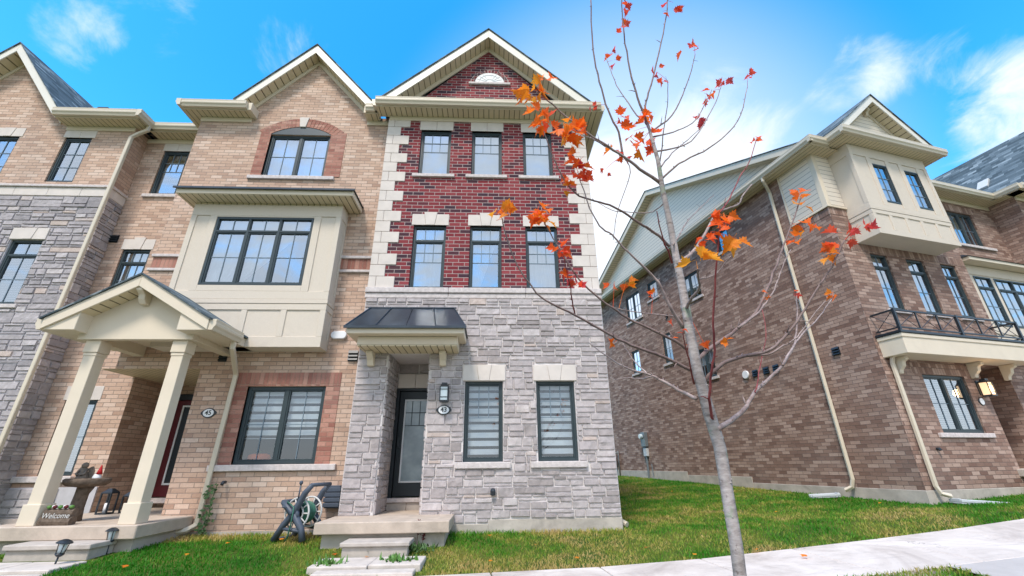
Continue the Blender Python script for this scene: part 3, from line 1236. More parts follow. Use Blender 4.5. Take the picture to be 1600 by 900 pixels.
# ================================================================== house with the red brick front
def house_red():
    H = thing('brick_townhouse', 'end townhouse with dark red brick and pale corner blocks above grey stone', 'house', (-0.17, 8.8, -0.1))
    L, R, ZT = -2.76, 2.41, 9.62
    YS, YB = 8.8, 8.85
    w3 = [(-1.9, -1.11), (-0.57, 0.21), (0.76, 1.52)]
    w2 = [(-1.88, -1.11), (-0.55, 0.2), (0.765, 1.53)]
    w1 = [(-0.55, 0.22), (0.90, 1.69)]
    rm = MB()
    # upper red brick wall with its window openings
    m = MB()
    holes = [(a, b, 7.78, 9.2) for a, b in w3] + [(a, b, 4.69, 6.32) for a, b in w2]
    front(m, L, R, 4.6, ZT, YB, 0.14, holes)
    m.build('brick_wall', 'red_brick', H, solid=False)
    m = MB()
    sl = 0.975
    hwg = 1.97 + .45
    m.prism([(-0.17 - hwg, ZT), (-0.17 + hwg, ZT), (-0.17, ZT + hwg * sl + .2)], 'y', YB, YB + 0.2)
    m.build('gable_wall', 'red_brick', H)
    # side and back walls
    m = MB()
    side(m, YB, 20, 0.1, ZT, R, -1)
    m.quad((L, 20, 0), (R, 20, 0), (R, 20, ZT), (L, 20, ZT))
    m.quad((L, YB + .02, ZT + .1), (R, YB + .02, ZT + .1), (R, 20, ZT + .1), (L, 20, ZT + .1))
    m.build('side_wall', 'brown_brick', H, solid=False)
    # quoins
    for s, xe in ((1, L), (-1, R)):
        m = MB()
        z = 4.69
        k = 0
        while z < ZT - 0.15:
            h = 0.2865
            z1 = min(z + h, ZT - 0.10)
            g = 0.004
            if k % 2 == 0:
                xs = (0.0, 0.56)
                m.box(*sorted((xe - s * .012, xe + s * 0.15)), YB - .022, YB + .05, z + g, z1 - g)
                m.box(*sorted((xe + s * 0.156, xe + s * 0.56)), YB - .022, YB + .05, z + g, z1 - g)
            else:
                m.box(*sorted((xe - s * .012, xe + s * 0.33)), YB - .022, YB + .05, z + g, z1 - g)
            z += h
            k += 1
        m.build('quoin', 'limestone', H, bevel=0.006)
    # belt course between stone and brick
    m = MB()
    for (x0, x1) in ((L - .03, -0.98), (-.975, 0.73), (0.735, R + .03)):
        m.box(x0, x1, YS - .05, YB + .05, 4.56, 4.685)
        m.box(x0 + .0, x1 - .0, YS - .02, YB + .05, 4.44, 4.555)
    m.build('belt_course', 'rough_sill', H, bevel=0.014, segs=2)
    # stone ground floor
    holes1 = [(a, b, 1.1, 2.63) for a, b in w1]
    door = (-2.14, -1.29, 0.1, 3.2)
    m = MB()
    front(m, L, R, 0.0, 4.5, YS, 0.14, holes1 + [(*door, 1.05)])
    m.build('stone_backing', 'mortar', H, solid=False)
    m = MB()
    rng = random.Random(11)
    keep = [(a - .06, b + .06, 2.63, 2.97) for a, b in w1] + [(a - .16, b + .16, 0.98, 1.1) for a, b in w1]
    stonework(m, L, R, 0.07, 4.44, holes1 + [door, (-.05, 9, 0, .135)] + keep, lambda a, d, z: (a, YS - d, z), rng)
    # the two cheeks of the door recess
    stonework(m, YS, 9.76, 0.22, 3.2, [], lambda a, d, z: (door[0] + d, a, z), rng, proud=0.025)
    stonework(m, YS, 9.76, 0.22, 3.2, [], lambda a, d, z: (door[1] - d, a, z), rng, proud=0.025)
    m.build('stone_wall', 'grey_stone', H, solid=False, tint=True)
    m = MB()
    front(m, door[0] - .1, door[1] + .1, 0.1, 3.3, 9.82, 0.1, [(-2.06, -1.34, 0.44, 2.62)])
    m.build('recess_wall', 'mortar', H, solid=False)
    m = MB()
    stonework(m, door[0] + .02, door[1] - .02, 2.98, 3.2, [], lambda a, d, z: (a, 9.82 - d, z), rng, proud=0.02)
    m.build('recess_stone', 'grey_stone', H, solid=False, tint=True)
    m = MB()
    m.box(-2.1, -1.727, 9.76, 9.83, 2.66, 2.96)
    m.box(-1.72, -1.31, 9.76, 9.83, 2.66, 2.96)
    m.build('door_lintel', 'limestone', H, bevel=0.006)
    # foundation
    m = MB()
    m.box(L, -0.05, YS - .012, YS + .3, -0.4, 0.06)
    m.box(-.05, R + .01, YS - .012, YS + .3, -0.4, 0.13)
    m.box(R - .2, R + .01, YS + .31, 20, -.4, 0.2)
    m.build('foundation', 'foundation', H, bevel=0.01)
    # windows
    for i, (a, b) in enumerate(w3):
        window(H, a, b, 7.78, 9.2, YB + .1, grid=(2, 1, 0.45), blind=('roller', 0.9), seed=i,
               sill=(a - .13, b + .13, 7.69, 7.778, YB - .06, YB + .1), lintel=('two', a - .04, b + .04, 9.2, 9.49, YB - .012, YB + .06))
        room(rm, a, b, 7.78, 9.2, YB + .1)
    for i, (a, b) in enumerate(w2):
        window(H, a, b, 4.69, 6.32, YB + .1, transom=5.93, grid=(2, 1, 0.45), blind=('sheer', 1) if i != 1 else ('drawn', .25), seed=i + 4,
               lintel=('key', a - .05, b + .05, 6.32, 6.62, YB - .014, YB + .06))
        room(rm, a, b, 4.69, 6.32, YB + .1)
    for i, (a, b) in enumerate(w1):
        window(H, a, b, 1.1, 2.63, YS + .1, grid=(2, 1, 0.46), blind=('zebra', 1.0), seed=i + 9, glass='dark_glass',
               sill=(a - .15, b + .15, 0.985, 1.098, YS - .065, YS + .1), lintel=('flat', a - .05, b + .05, 2.635, 2.96, YS - .035, YS + .06))
        room(rm, a, b, 1.1, 2.63, YS + .1)
    rm.build('room', 'room', H, solid=False)
    # door
    D = MB()
    yd = 9.88
    D.box(-2.05, -1.36, yd, yd + .045, 0.46, 2.60)
    Do = D.build('door', 'black_door', H, bevel=0.004)
    f = MB()
    f.box(-2.13, -2.055, 9.80, 9.95, 0.44, 2.655)
    f.box(-1.355, -1.28, 9.80, 9.95, 0.44, 2.655)
    f.box(-2.055, -1.355, 9.80, 9.95, 2.602, 2.655)
    f.build('door_frame', 'black_door', Do, bevel=0.004)
    f = MB()
    lx0, lx1, lz0, lz1 = -1.94, -1.42, 0.72, 2.42
    t = 0.035
    f.box(lx0, lx0 + t, yd - .02, yd, lz0, lz1)
    f.box(lx1 - t, lx1, yd - .02, yd, lz0, lz1)
    f.box(lx0 + t, lx1 - t, yd - .02, yd, lz1 - t, lz1)
    f.box(lx0 + t, lx1 - t, yd - .02, yd, lz0, lz0 + t)
    f.build('lite_frame', 'lite_frame', Do, bevel=0.005)
    f = MB()
    f.box(lx0 + t, lx1 - t, yd - .006, yd - .001, lz0 + t, lz1 - t)
    f.build('door_glass', 'frosted_glass', Do)
    f = MB()
    for k in (1, 2):
        x = lx0 + (lx1 - lx0) * k / 3
        f.box(x - .008, x + .008, yd - .013, yd - .007, lz1 - .56, lz1 - t)
    for zz in (lz1 - .29, lz1 - .56):
        f.box(lx0 + t, lx1 - t, yd - .014, yd - .008, zz - .008, zz + .008)
    f.build('glazing_bar', 'frame', Do)
    f = MB()
    f.box(-2.03, -1.99, yd - .03, yd, 1.42, 1.62)
    f.tube([(-2.01, yd - .02, 1.44), (-2.01, yd - .06, 1.44), (-1.99, yd - .06, 1.42), (-1.93, yd - .055, 1.41)], 0.011, 8)
    f.build('handle', 'black_metal', Do)
    f = MB()
    f.box(-2.12, -1.30, 9.70, 9.87, 0.36, 0.44)
    f.build('threshold', 'rough_sill', Do, bevel=0.01)
    f = MB()
    f.box(-2.12, -1.725, 9.74, 9.87, 0.2, 0.355)
    f.box(-1.72, -1.30, 9.74, 9.87, 0.2, 0.355)
    f.build('door_step', 'concrete', Do, bevel=0.006)
    # canopy over the door
    c = MB()
    x0, x1, yf = -2.80, -0.55, 7.98
    c.box(x0, x1, yf, YS - .03, 3.40, 3.52)
    can = c.build('door_canopy', 'cream', H, bevel=0.008)
    c = MB()
    zr0, zr1 = 3.53, 4.16
    ii = 0.26
    e = 0.035
    Aq = [(x0 - e, yf - e, zr0), (x1 + e, yf - e, zr0), (x1 + e, YS - .03, zr0), (x0 - e, YS - .03, zr0)]
    Bq = [(x0 + ii, YS - .30, zr1 - .06), (x1 - ii, YS - .30, zr1 - .06), (x1 - ii, YS - .03, zr1), (x0 + ii, YS - .03, zr1)]
    c.hexa(Aq, Bq)
    for k in range(0, 5):
        s = k / 4
        pa = Vector((x0 - e + (x1 - x0 + 2 * e) * s, yf - e, zr0))
        pb = Vector((x0 + ii + (x1 - x0 - 2 * ii) * s, YS - .30, zr1 - .06))
        pc = Vector((pb.x, YS - .04, zr1))
        c.tube([pa + Vector((0, 0, .005)), pb + Vector((0, -.005, .012)), pc + Vector((0, 0, .012))], 0.013, 4)
    c.tube([(x0 + ii - .05, YS - .30, zr1 - .05), (x1 - ii + .05, YS - .30, zr1 - .05)], 0.016, 6)
    c.box(x0 - e - .01, x1 + e + .01, yf - e - .02, yf - e + .012, zr0 - .035, zr0 + .012)
    c.build('canopy_roof', 'standing_seam', can)
    c = MB()
    c.box(x0 + .17, x1 - .14, yf + .2, YS - .03, 3.23, 3.395)
    c.build('canopy_beam', 'cream', can, bevel=0.008)
    c = MB()
    c.box(x0 + .18, x1 - .15, yf + .21, 9.8, 3.205, 3.225)
    c.build('soffit', 'soffit', can)
    for xb in (-2.47, -1.01):
        c = MB()
        pts = [(YS - .03, 3.2), (YS - .30, 3.2), (YS - .30, 3.14), (YS - .24, 3.10), (YS - .16, 3.03), (YS - .12, 2.93), (YS - .03, 2.92)]
        c.prism(pts, 'x', xb - .065, xb + .065)
        c.build('bracket', 'cream', can, bevel=0.008)
    # eaves and gable
    eave_front(H, L - .28, R + .40, YB, 8.48, ZT, (L, R))
    m = MB()
    m.box(R + .01, R + .40, YB, 20, ZT, ZT + .012)
    m.build('side_soffit', 'soffit', H)
    m = MB()
    gutter_side(m, 8.48, 20, R + .40, ZT + .02, 1)
    gutter_side(m, 8.48, 9.0, L - .28, ZT + .02, -1)
    m.build('side_gutter', 'cream_metal', H)
    gable(H, -0.17, 2.75, 9.90, sl, 8.47, YB, 16)
    m = MB()
    m.hexa([(L - .28, 8.50, ZT + .2), (R + .4, 8.50, ZT + .2), (R + .4, YB, ZT + .22), (L - .28, YB, ZT + .22)],
           [(L - .28, 8.50, ZT + .215), (R + .4, 8.50, ZT + .215), (R + .4, YB, ZT + .40), (L - .28, YB, ZT + .40)])
    m.build('skirt_roof', 'shingle', H)
    # half-round ornament in the gable
    m = MB()
    cx, cz, r = -0.13, 10.93, 0.40
    pts = [(cx + r * math.cos(t), cz + r * 0.9 * math.sin(t)) for t in np.linspace(0, math.pi, 20)]
    m.prism(pts, 'y', YB - .03, YB + .05)
    orn = m.build('gable_ornament', 'white', H, bevel=0.006)
    m = MB()
    for k in range(1, 9):
        t = math.pi * k / 9
        m.tube([(cx + .1 * math.cos(t), YB - .033, cz + .09 * math.sin(t)), (cx + r * .93 * math.cos(t), YB - .033, cz + r * .84 * math.sin(t))], 0.008, 4)
    for rr in (.12, .3):
        m.tube([(cx + rr * math.cos(t), YB - .033, cz + rr * .9 * math.sin(t)) for t in np.linspace(0, math.pi, 16)], 0.008, 4)
    m.build('fan_rib', 'white', orn)
    m = MB()
    n = 17
    for k in range(n):
        t0, t1 = math.pi * (k + .06) / n, math.pi * (k + .94) / n
        r0, r1 = r + .012, r + .115
        q = [(cx + rr * math.cos(t), cz + rr * .92 * math.sin(t)) for rr, t in ((r0, t0), (r1, t0), (r1, t1), (r0, t1))]
        m.prism(q, 'y', YB - .02, YB + .05)
    m.build('brick_arch', 'red_header', orn)
    m = MB()
    ts = np.linspace(0, math.pi, 25)
    ring = [(cx + (r + .128) * math.cos(t), cz + (r + .128) * .92 * math.sin(t)) for t in ts] + [(cx + (r - .02) * math.cos(t), cz + (r - .02) * .9 * math.sin(t)) for t in ts[::-1]]
    for k in range(24):
        q = [ring[k], ring[k + 1], ring[48 - k], ring[49 - k]]
        m.quad(*[(a, YB - .010, b) for a, b in q])
    m.build('arch_mortar', 'mortar', orn, solid=False)
    m = MB()
    m.box(cx - .58, cx + .58, YB - .06, YB + .05, cz - .09, cz - .005)
    m.build('sill', 'rough_sill', orn, bevel=0.012)
    # small fittings on the stone
    m = MB()
    m.lathe((0.03, 8.74, 0.58), [(.02, -.06), (.045, -.05), (.05, .02), (.035, .06), (.01, .07)], 10)
    m.build('vent', 'black_metal', H)
    m = MB()
    m.tube([(R + .03, 9.15, 1.5), (R + .05, 9.15, .12), (R + .06, 9.1, .03), (R + .14, 8.98, -.02)], .05, 8)
    m.build('downspout', 'cream_metal', H)
    return H


house_red()


# ================================================================== tan brick house (45) beside it
def house_tan():
    H = thing('brick_townhouse', 'tan brick townhouse with cream box bay and white columned gable porch', 'house', (-5.3, 9.05, -0.1))
    Y, ZT = 9.05, 9.62
    L, R = -7.72, -2.76
    YR = 9.95
    rm = MB()
    big = (-5.83, -4.29, 7.79, 9.12)
    low = (-4.98, -3.41, 1.1, 2.58)
    m = MB()
    front(m, L, R, 2.95, 9.75, Y, 0.12, [big, (-6.28, -4.12, 4.66, 6.34, .05)])
    front(m, -6.02, R, -0.02, 2.95, Y, 0.12, [low])
    cx = -5.0
    m.prism([(cx - 1.58, 9.75), (cx + 1.64, 9.75), (cx + .03, 11.68)], 'y', Y, Y + .2)
    # left return of the upper front, the porch alcove and the set-back wall with its windows
    m.quad((L, Y, 2.95), (L, YR, 2.95), (L, YR, ZT), (L, Y, ZT))
    r3, r2, r1 = (-9.19, -8.5, 7.8, 9.24), (-9.30, -8.62, 4.72, 6.15), (-9.30, -8.62, 0.93, 2.45)
    front(m, -9.75, L, 2.95, ZT, YR, 0.12, [r3, r2])
    front(m, -9.75, -8.0, -0.1, 2.95, YR, 0.12, [r1])
    m.quad((-8.0, YR, 0), (-8.0, 11.1, 0), (-8.0, 11.1, 3.0), (-8.0, YR, 3.0))
    m.quad((-6.02, Y, 0), (-6.02, 11.1, 0), (-6.02, 11.1, 3.0), (-6.02, Y, 3.0))
    m.quad((-8.0, 11.1, 0), (-6.02, 11.1, 0), (-6.02, 11.1, 3.0), (-8.0, 11.1, 3.0))
    m.build('brick_wall', 'tan_brick', H, solid=False)
    m = MB()
    m.quad((-8.05, Y + .005, 2.952), (-6.0, Y + .005, 2.952), (-6.0, 11.12, 2.952), (-8.05, 11.12, 2.952))
    m.build('alcove_ceiling', 'soffit', H, solid=False)
    m = MB()
    m.quad((-9.75, 20, 0), (R, 20, 0), (R, 20, ZT), (-9.75, 20, ZT))
    m.quad((-9.75, YR, ZT + .19), (R, YR, ZT + .19), (R, 20, ZT + .19), (-9.75, 20, ZT + .19))
    m.quad((L, Y + .01, ZT + .06), (R, Y + .01, ZT + .06), (R, YR, ZT + .06), (L, YR, ZT + .06))
    m.build('rear_wall', 'tan_brick', H, solid=False)
    m = MB()
    m.box(-9.75, -8.0, YR - .04, YR - .01, 0.0, 0.72)
    m.build('stone_backing', 'mortar_cool', H)
    m = MB()
    stonework(m, -9.72, -8.72, -0.05, 0.70, [], lambda a, d, z: (a, YR - .045 - d, z), random.Random(5), proud=.025)
    m.build('stone_base', 'cool_stone', H, solid=False, tint=True)
    m = MB()
    m.box(L, R, Y - .01, Y + .2, -0.4, -0.022)
    m.build('foundation', 'foundation', H)
    # russet brick surrounds
    m = MB()
    a, b = low[0], low[1]
    m.box(a - .25, a, Y - .012, Y + .05, 1.1, 2.585)
    m.box(b, b + .28, Y - .012, Y + .05, 1.1, 2.585)
    a, b = big[0], big[1]
    m.box(a - .26, a, Y - .012, Y + .05, 7.79, 9.2)
    m.box(b, b + .40, Y - .012, Y + .05, 7.79, 9.2)
    m.build('brick_surround', 'russet_brick', H)
    m = MB()
    m.box(low[0] - .25, low[1] + .28, Y - .014, Y + .05, 2.585, 2.86)
    m.box(-3.52, R, Y - .006, Y + .02, 5.22, 5.50)
    m.box(L, -6.9, Y - .006, Y + .02, 5.22, 5.50)
    m.build('soldier_course', 'russet_soldier', H)
    m = MB()
    for (z0, z1) in ((5.50, 5.57), (5.15, 5.215)):
        m.box(-3.54, R, Y - .05, Y + .02, z0, z1)
        m.box(L - .03, -6.9, Y - .05, Y + .02, z0, z1)
    m.build('belt_course', 'rough_sill', H, bevel=.01)
    # segmental arch over the upper window
    m = MB()
    a, b = big[0], big[1]
    cxw = (a + b) / 2
    half = (b - a) / 2
    rise = 0.24
    Rr = (half * half + rise * rise) / (2 * rise)
    zc = big[3] + .02 + rise - Rr
    a0 = math.asin(half / Rr)
    n = 22
    for k in range(n):
        t0, t1 = -a0 * 1.22 + 2.44 * a0 * (k + .05) / n, -a0 * 1.22 + 2.44 * a0 * (k + .95) / n
        if abs((t0 + t1) / 2) < a0 * .085:
            continue
        q = [(cxw + rr * math.sin(t), zc + rr * math.cos(t)) for rr, t in ((Rr, t0), (Rr + .27, t0), (Rr + .27, t1), (Rr, t1))]
        m.prism(q, 'y', Y - .014, Y + .05)
    m.build('brick_arch', 'russet_brick', H)
    m = MB()
    m.prism([(cxw - .075, zc + Rr - .01), (cxw + .075, zc + Rr - .01), (cxw + .125, zc + Rr + .31), (cxw - .125, zc + Rr + .31)], 'y', Y - .035, Y + .04)
    m.build('keystone', 'limestone', H, bevel=.006)
    w = window(H, a, b, big[2], big[3], Y + .09, cols=2, grid=(1, 1, 1), blind=('sheer', 1), seed=21,
               sill=(a - .30, b + .28, 7.685, 7.788, Y - .06, Y + .1))
    m = MB()
    pts = [(cxw + Rr * math.sin(t), zc + (Rr - .004) * math.cos(t)) for t in np.linspace(-a0, a0, 14)]
    m.prism([(a, big[3] + .001)] + pts + [(b, big[3] + .001)], 'y', Y - .004, Y + .03)
    m.build('arch_panel', 'frame', w)
    room(rm, a, b, big[2], big[3], Y + .1)
    a, b = low[:2]
    window(H, a, b, low[2], low[3], Y + .09, cols=2, grid=(1, 1, 1), blind=('zebra', .68), seed=22, glass='dark_glass', fw=.065,
           sill=(a - .40, b + .42, 0.985, 1.098, Y - .07, Y + .1))
    room(rm, a, b, low[2], low[3], Y + .1)
    a, b = r3[:2]
    window(H, a, b, r3[2], r3[3], YR + .08, grid=(2, 1, .45), blind=('slat', 1), seed=23, sill=(a - .12, b + .12, 7.70, 7.798, YR - .06, YR + .1),
           lintel=('two', a - .04, b + .06, 9.24, 9.52, YR - .012, YR + .05))
    room(rm, a, b, r3[2], r3[3], YR + .1)
    a, b = r2[:2]
    window(H, a, b, r2[2], r2[3], YR + .08, transom=5.80, grid=(2, 0, .45), blind=('sheer', 1), seed=24,
           lintel=('key', a - .05, b + .05, 6.15, 6.44, YR - .012, YR + .05))
    room(rm, a, b, r2[2], r2[3], YR + .1)
    a, b = r1[:2]
    window(H, a, b, r1[2], r1[3], YR + .08, grid=(1, 1, 1), blind=('slat', 1), seed=25, sill=(-9.70, -8.55, .81, .925, YR - .09, YR + .1),
           lintel=('two', a - .05, b + .05, 2.45, 2.75, YR - .012, YR + .05))
    room(rm, a, b, r1[2], r1[3], YR + .1)
    rm.build('room', 'room', H, solid=False)
    # eaves
    eave_front(H, -8.02, -6.40, Y, 8.74, ZT, (L, -6.42))
    eave_front(H, -3.36, -3.06, Y, 8.74, ZT, (-3.4, -2.78))
    m = MB()
    m.box(-6.40, -6.30, 8.72, Y, ZT - .005, ZT + .235)
    m.box(-3.42, -3.36, 8.72, Y, ZT - .005, ZT + .235)
    m.build('eave_return', 'cream', H, bevel=.006)
    eave_front(H, -9.45, -7.98, YR, 9.60, ZT, (-9.75, L))
    m = MB()
    m.box(-8.02, L, Y, 9.6, ZT, ZT + .012)
    m.build('side_soffit', 'soffit', H)
    m = MB()
    gutter_side(m, 8.61, 9.6, -8.02, ZT + .02, -1)
    m.build('side_gutter', 'cream_metal', H)
    gable(H, -4.99, 1.78, 9.98, 1.165, 8.72, Y, 16)
    m = MB()
    m.hexa([(-9.45, 9.62, ZT + .2), (-8.0, 9.62, ZT + .2), (-8.0, 14, ZT + .2), (-9.45, 14, ZT + .2)],
           [(-9.45, 9.62, ZT + .22), (-8.0, 9.62, ZT + .22), (-8.0, 14, ZT + 1.6), (-9.45, 14, ZT + 1.6)])
    m.build('roof', 'shingle', H)
    # ---- box bay
    bx0, bx1, bf = -6.84, -3.53, 8.66
    m = MB()
    front(m, bx0, bx1, 3.31, 6.68, bf, 0.06, [(-6.28, -4.12, 4.66, 6.34)])
    m.quad((bx0, bf, 3.31), (bx0, Y, 3.31), (bx0, Y, 6.68), (bx0, bf, 6.68))
    m.quad((bx1, bf, 3.31), (bx1, Y, 3.31), (bx1, Y, 6.68), (bx1, bf, 6.68))
    m.quad((bx0, bf, 3.31), (bx1, bf, 3.31), (bx1, Y, 3.31), (bx0, Y, 3.31))
    bay = m.build('bay', 'stucco', H, solid=False)
    m = MB()

    def ring(x0, x1, z0, z1, t=.045, p=.022):
        """raised flat surround that leaves a sunk panel"""
        m.box(x0 - t, x0, bf - p, bf, z0 - t, z1 + t)
        m.box(x1, x1 + t, bf - p, bf, z0 - t, z1 + t)
        m.box(x0, x1, bf - p, bf, z0 - t, z0)
        m.box(x0, x1, bf - p, bf, z1, z1 + t)
    # flat boards: head, belt, foot; posts leave sunk panels between them
    m.box(bx0 - .02, bx1 + .02, bf - .024, Y, 6.38, 6.67)
    m.box(bx0 - .02, bx1 + .02, bf - .024, Y, 4.34, 4.52)
    m.box(bx0 - .03, bx1 + .03, bf - .034, Y, 4.24, 4.335)
    m.box(bx0 - .02, bx1 + .02, bf - .024, Y, 3.30, 3.52)
    m.box(bx0 - .02, bx1 + .02, bf - .024, Y, 4.10, 4.235)
    for x0, x1 in ((bx0 - .02, bx0 + .10), (-6.44, -6.285), (-4.115, -3.96), (bx1 - .10, bx1 + .02)):
        m.box(x0, x1, bf - .023, bf + .02, 4.52, 6.38)
    m.box(-6.285, -4.115, bf - .023, bf + .02, 6.345, 6.38)
    m.box(-6.285, -4.115, bf - .023, bf + .02, 4.52, 4.655)
    for k in range(5):
        x = bx0 + .04 + (bx1 - bx0 - .08) * k / 4
        m.box(x - .06, x + .06, bf - .023, bf + .02, 3.52, 4.10)
    for x, s in ((bx1, 1), (bx0, -1)):
        for z0, z1 in ((4.52, 6.38), (3.52, 4.10)):
            m.box(*sorted((x + s * .019, x - s * .02)), bf - .0225, bf + .07, z0, z1)
            m.box(*sorted((x + s * .019, x - s * .02)), Y - .07, Y, z0, z1)
    m.build('bay_trim', 'stucco', bay, bevel=.005)
    window(bay, -6.28, -4.12, 4.66, 6.34, bf + .03, cols=3, transom=5.98, grid=(1, 1, 1), sub=True, fw=.05, blind=('drawn', .3), seed=31)
    m = MB()
    room(m, -6.1, -4.3, 4.9, 6.2, bf + .3, 2)
    m.build('room', 'room', bay, solid=False)
    m = MB()
    rx0, rx1, rf = -7.10, -3.20, 8.30
    m.box(rx0, rx1, rf, Y - .01, 6.74, 6.87)
    m.build('bay_fascia', 'cream', bay, bevel=.006)
    m = MB()
    m.box(rx0 + .02, rx1 - .02, rf + .02, Y - .01, 6.725, 6.738)
    m.box(bx0 - .01, bx1 + .01, bf, Y - .01, 6.685, 6.724)
    m.build('soffit', 'soffit', bay)
    m = MB()
    Aq = [(rx0 - .04, rf - .04, 6.875), (rx1 + .04, rf - .04, 6.875), (rx1 + .04, Y - .01, 6.875), (rx0 - .04, Y - .01, 6.875)]
    Bq = [(rx0 + .3, Y - .04, 7.18), (rx1 - .3, Y - .04, 7.18), (rx1 - .3, Y - .01, 7.19), (rx0 + .3, Y - .01, 7.19)]
    m.hexa(Aq, Bq)
    m.box(rx0 - .05, rx1 + .05, rf - .06, rf - .035, 6.845, 6.89)
    for k in range(8):
        s = k / 7
        m.tube([(rx0 - .04 + (rx1 - rx0 + .08) * s, rf - .04, 6.885), (rx0 + .3 + (rx1 - rx0 - .6) * s, Y - .04, 7.195)], .013, 4)
    m.build('bay_roof', 'standing_seam', bay)
    # ---- doorway under the porch
    yd = 11.02
    D = MB()
    D.box(-7.78, -6.72, yd, yd + .05, 0.46, 2.58)
    Do = D.build('door', 'red_door', H, bevel=.004)
    f = MB()
    for x0, x1 in ((-7.90, -7.785), (-6.715, -6.55)):
        f.box(x0, x1, yd - .05, yd + .07, .44, 2.72)
    f.box(-7.785, -6.715, yd - .05, yd + .07, 2.585, 2.72)
    f.build('door_frame', 'black_door', Do, bevel=.004)
    f = MB()
    lx0, lx1, lz0, lz1, t = -7.50, -6.95, .70, 2.46, .04
    f.box(lx0, lx0 + t, yd - .02, yd, lz0, lz1)
    f.box(lx1 - t, lx1, yd - .02, yd, lz0, lz1)
    f.box(lx0 + t, lx1 - t, yd - .02, yd, lz1 - t, lz1)
    f.box(lx0 + t, lx1 - t, yd - .02, yd, lz0, lz0 + t)
    f.build('lite_frame', 'lite_frame', Do, bevel=.005)
    f = MB()
    f.box(lx0 + t, lx1 - t, yd - .006, yd - .001, lz0 + t, lz1 - t)
    f.build('door_glass', 'black_door', Do)
    f = MB()
    f.box(-7.9, -6.5, yd - .22, yd + .02, .34, .44)
    f.build('threshold', 'rough_sill', Do, bevel=.01)
    # ---- porch
    m = MB()
    m.box(-7.78, -5.42, 7.68, Y - .02, 0.06, 0.25)
    m.box(-7.98, -6.03, Y - .02, 11.1, 0.06, 0.25)
    ps = m.build('porch_slab', 'porch_concrete', H, bevel=.012)
    m = MB()
    m.box(-7.70, -5.50, 7.80, Y - .02, -0.5, 0.06)
    m.build('porch_foundation', 'foundation', ps)
    m = MB()
    pcx, phw, pz, yo, yw = -6.42, 1.40, 3.50, 7.42, 7.72
    sl = 0.60
    # pediment face, beam and ceiling
    m.prism([(pcx - 1.0, 3.20), (pcx + 1.0, 3.20), (pcx + 1.0, 3.60), (pcx, 4.12), (pcx - 1.0, 3.60)], 'y', yw, yw + .12)
    m.box(pcx + .80, pcx + 1.0, yw + .12, Y - .01, 3.20, 3.58)
    m.box(pcx - 1.0, pcx - .80, yw + .12, Y - .01, 3.20, 3.58)
    m.box(pcx - .80, pcx + .80, yw + .12, Y - .01, 3.40, 3.44)
    pr = m.build('porch_roof', 'cream', H, bevel=.006)
    m = MB()
    za = pz + phw * sl
    for s in (-1, 1):
        m.prism([(pcx, za), (pcx + s * phw, pz), (pcx + s * phw, pz - .20), (pcx, za - .22)], 'y', yo, yo + .035)
        # boxed eave returns
        q = [(pcx + s * phw, pz - .20), (pcx + s * phw, pz - .03), (pcx + s * .86, pz + .25), (pcx + s * .86, pz - .20)]
        m.prism(q, 'y', yo + .036, yw + .10)
        m.prism([(pcx + s * phw, pz - .20), (pcx + s * phw, pz - .03), (pcx + s * 1.0, pz - .03), (pcx + s * 1.0, pz - .20)], 'y', yw + .10, Y - .05)
    m.build('fascia', 'cream', pr, bevel=.006)
    m = MB()
    for s in (-1, 1):
        m.prism([(pcx, za - .20), (pcx + s * .86, za - .86 * sl - .20), (pcx + s * .86, za - .86 * sl - .18), (pcx, za - .18)], 'y', yo + .036, yw)
    m.build('soffit', 'soffit', pr)
    m = MB()
    for s in (-1, 1):
        m.prism([(pcx, za + .035), (pcx + s * (phw + .05), pz - .05 * sl + .035), (pcx + s * (phw + .05), pz - .05 * sl + .003), (pcx, za + .003)], 'y', yo - .03, Y - .012)
    m.build('shingles', 'shingle', pr)
    m = MB()
    gutter_side(m, yo + .02, 8.35, pcx + phw + .005, pz - .20, 1)
    gutter_side(m, yo + .02, 8.35, pcx - phw - .005, pz - .20, -1)
    m.build('gutter', 'cream_metal', pr, bevel=.004)
    m = MB()
    pts = [(yw - .002, za - .20), (yw - .26, za - .20), (yw - .27, za - .28), (yw - .18, za - .34), (yw - .16, za - .42), (yw - .10, za - .50), (yw - .002, za - .50)]
    m.prism(pts, 'x', pcx - .06, pcx + .06)
    m.build('bracket', 'cream', pr, bevel=.008)
    for x in (-7.17, -5.66):
        m = MB()
        m.box(x - .105, x + .105, 7.80, 8.01, .25, 3.2)
        m.box(x - .135, x + .135, 7.77, 8.04, .25, .55)
        m.box(x - .13, x + .13, 7.775, 8.035, 2.98, 3.198)
        m.box(x - .115, x + .115, 7.79, 8.02, 2.92, 2.978)
        m.build('column', 'cream', H, bevel=.006)
    downspout(H, [(-5.00, 8.25, 3.32), (-5.0, 8.25, 3.18), (-5.17, 8.75, 2.95), (-5.24, 8.98, 2.80), (-5.30, 8.98, .28), (-5.31, 8.97, .10), (-5.40, 8.86, .03), (-5.52, 8.78, .02)])
    louvre(H, -2.95, 3.21, Y - .002, w=.2, h=.22)
    louvre(H, -9.6, 6.44, YR - .002, w=.2, h=.2)
    louvre(H, -5.62, 3.18, Y - .002, w=.16, h=.18)
    m = MB()
    n = 20
    pts = []
    for k in range(n):
        t = 2 * math.pi * k / n
        pts.append((-3.30 + .08 * (1 if math.cos(t) > 0 else -1) + .085 * math.cos(t), 3.66 + .085 * math.sin(t)))
    m.prism(pts, 'y', Y - .07, Y)
    m.build('junction_cover', 'white', H, bevel=.012, segs=2)
    m = MB()
    m.tube([(-4.98, 9.0, .80), (-4.98, 8.93, .80), (-4.98, 8.90, .76)], .03, 8)
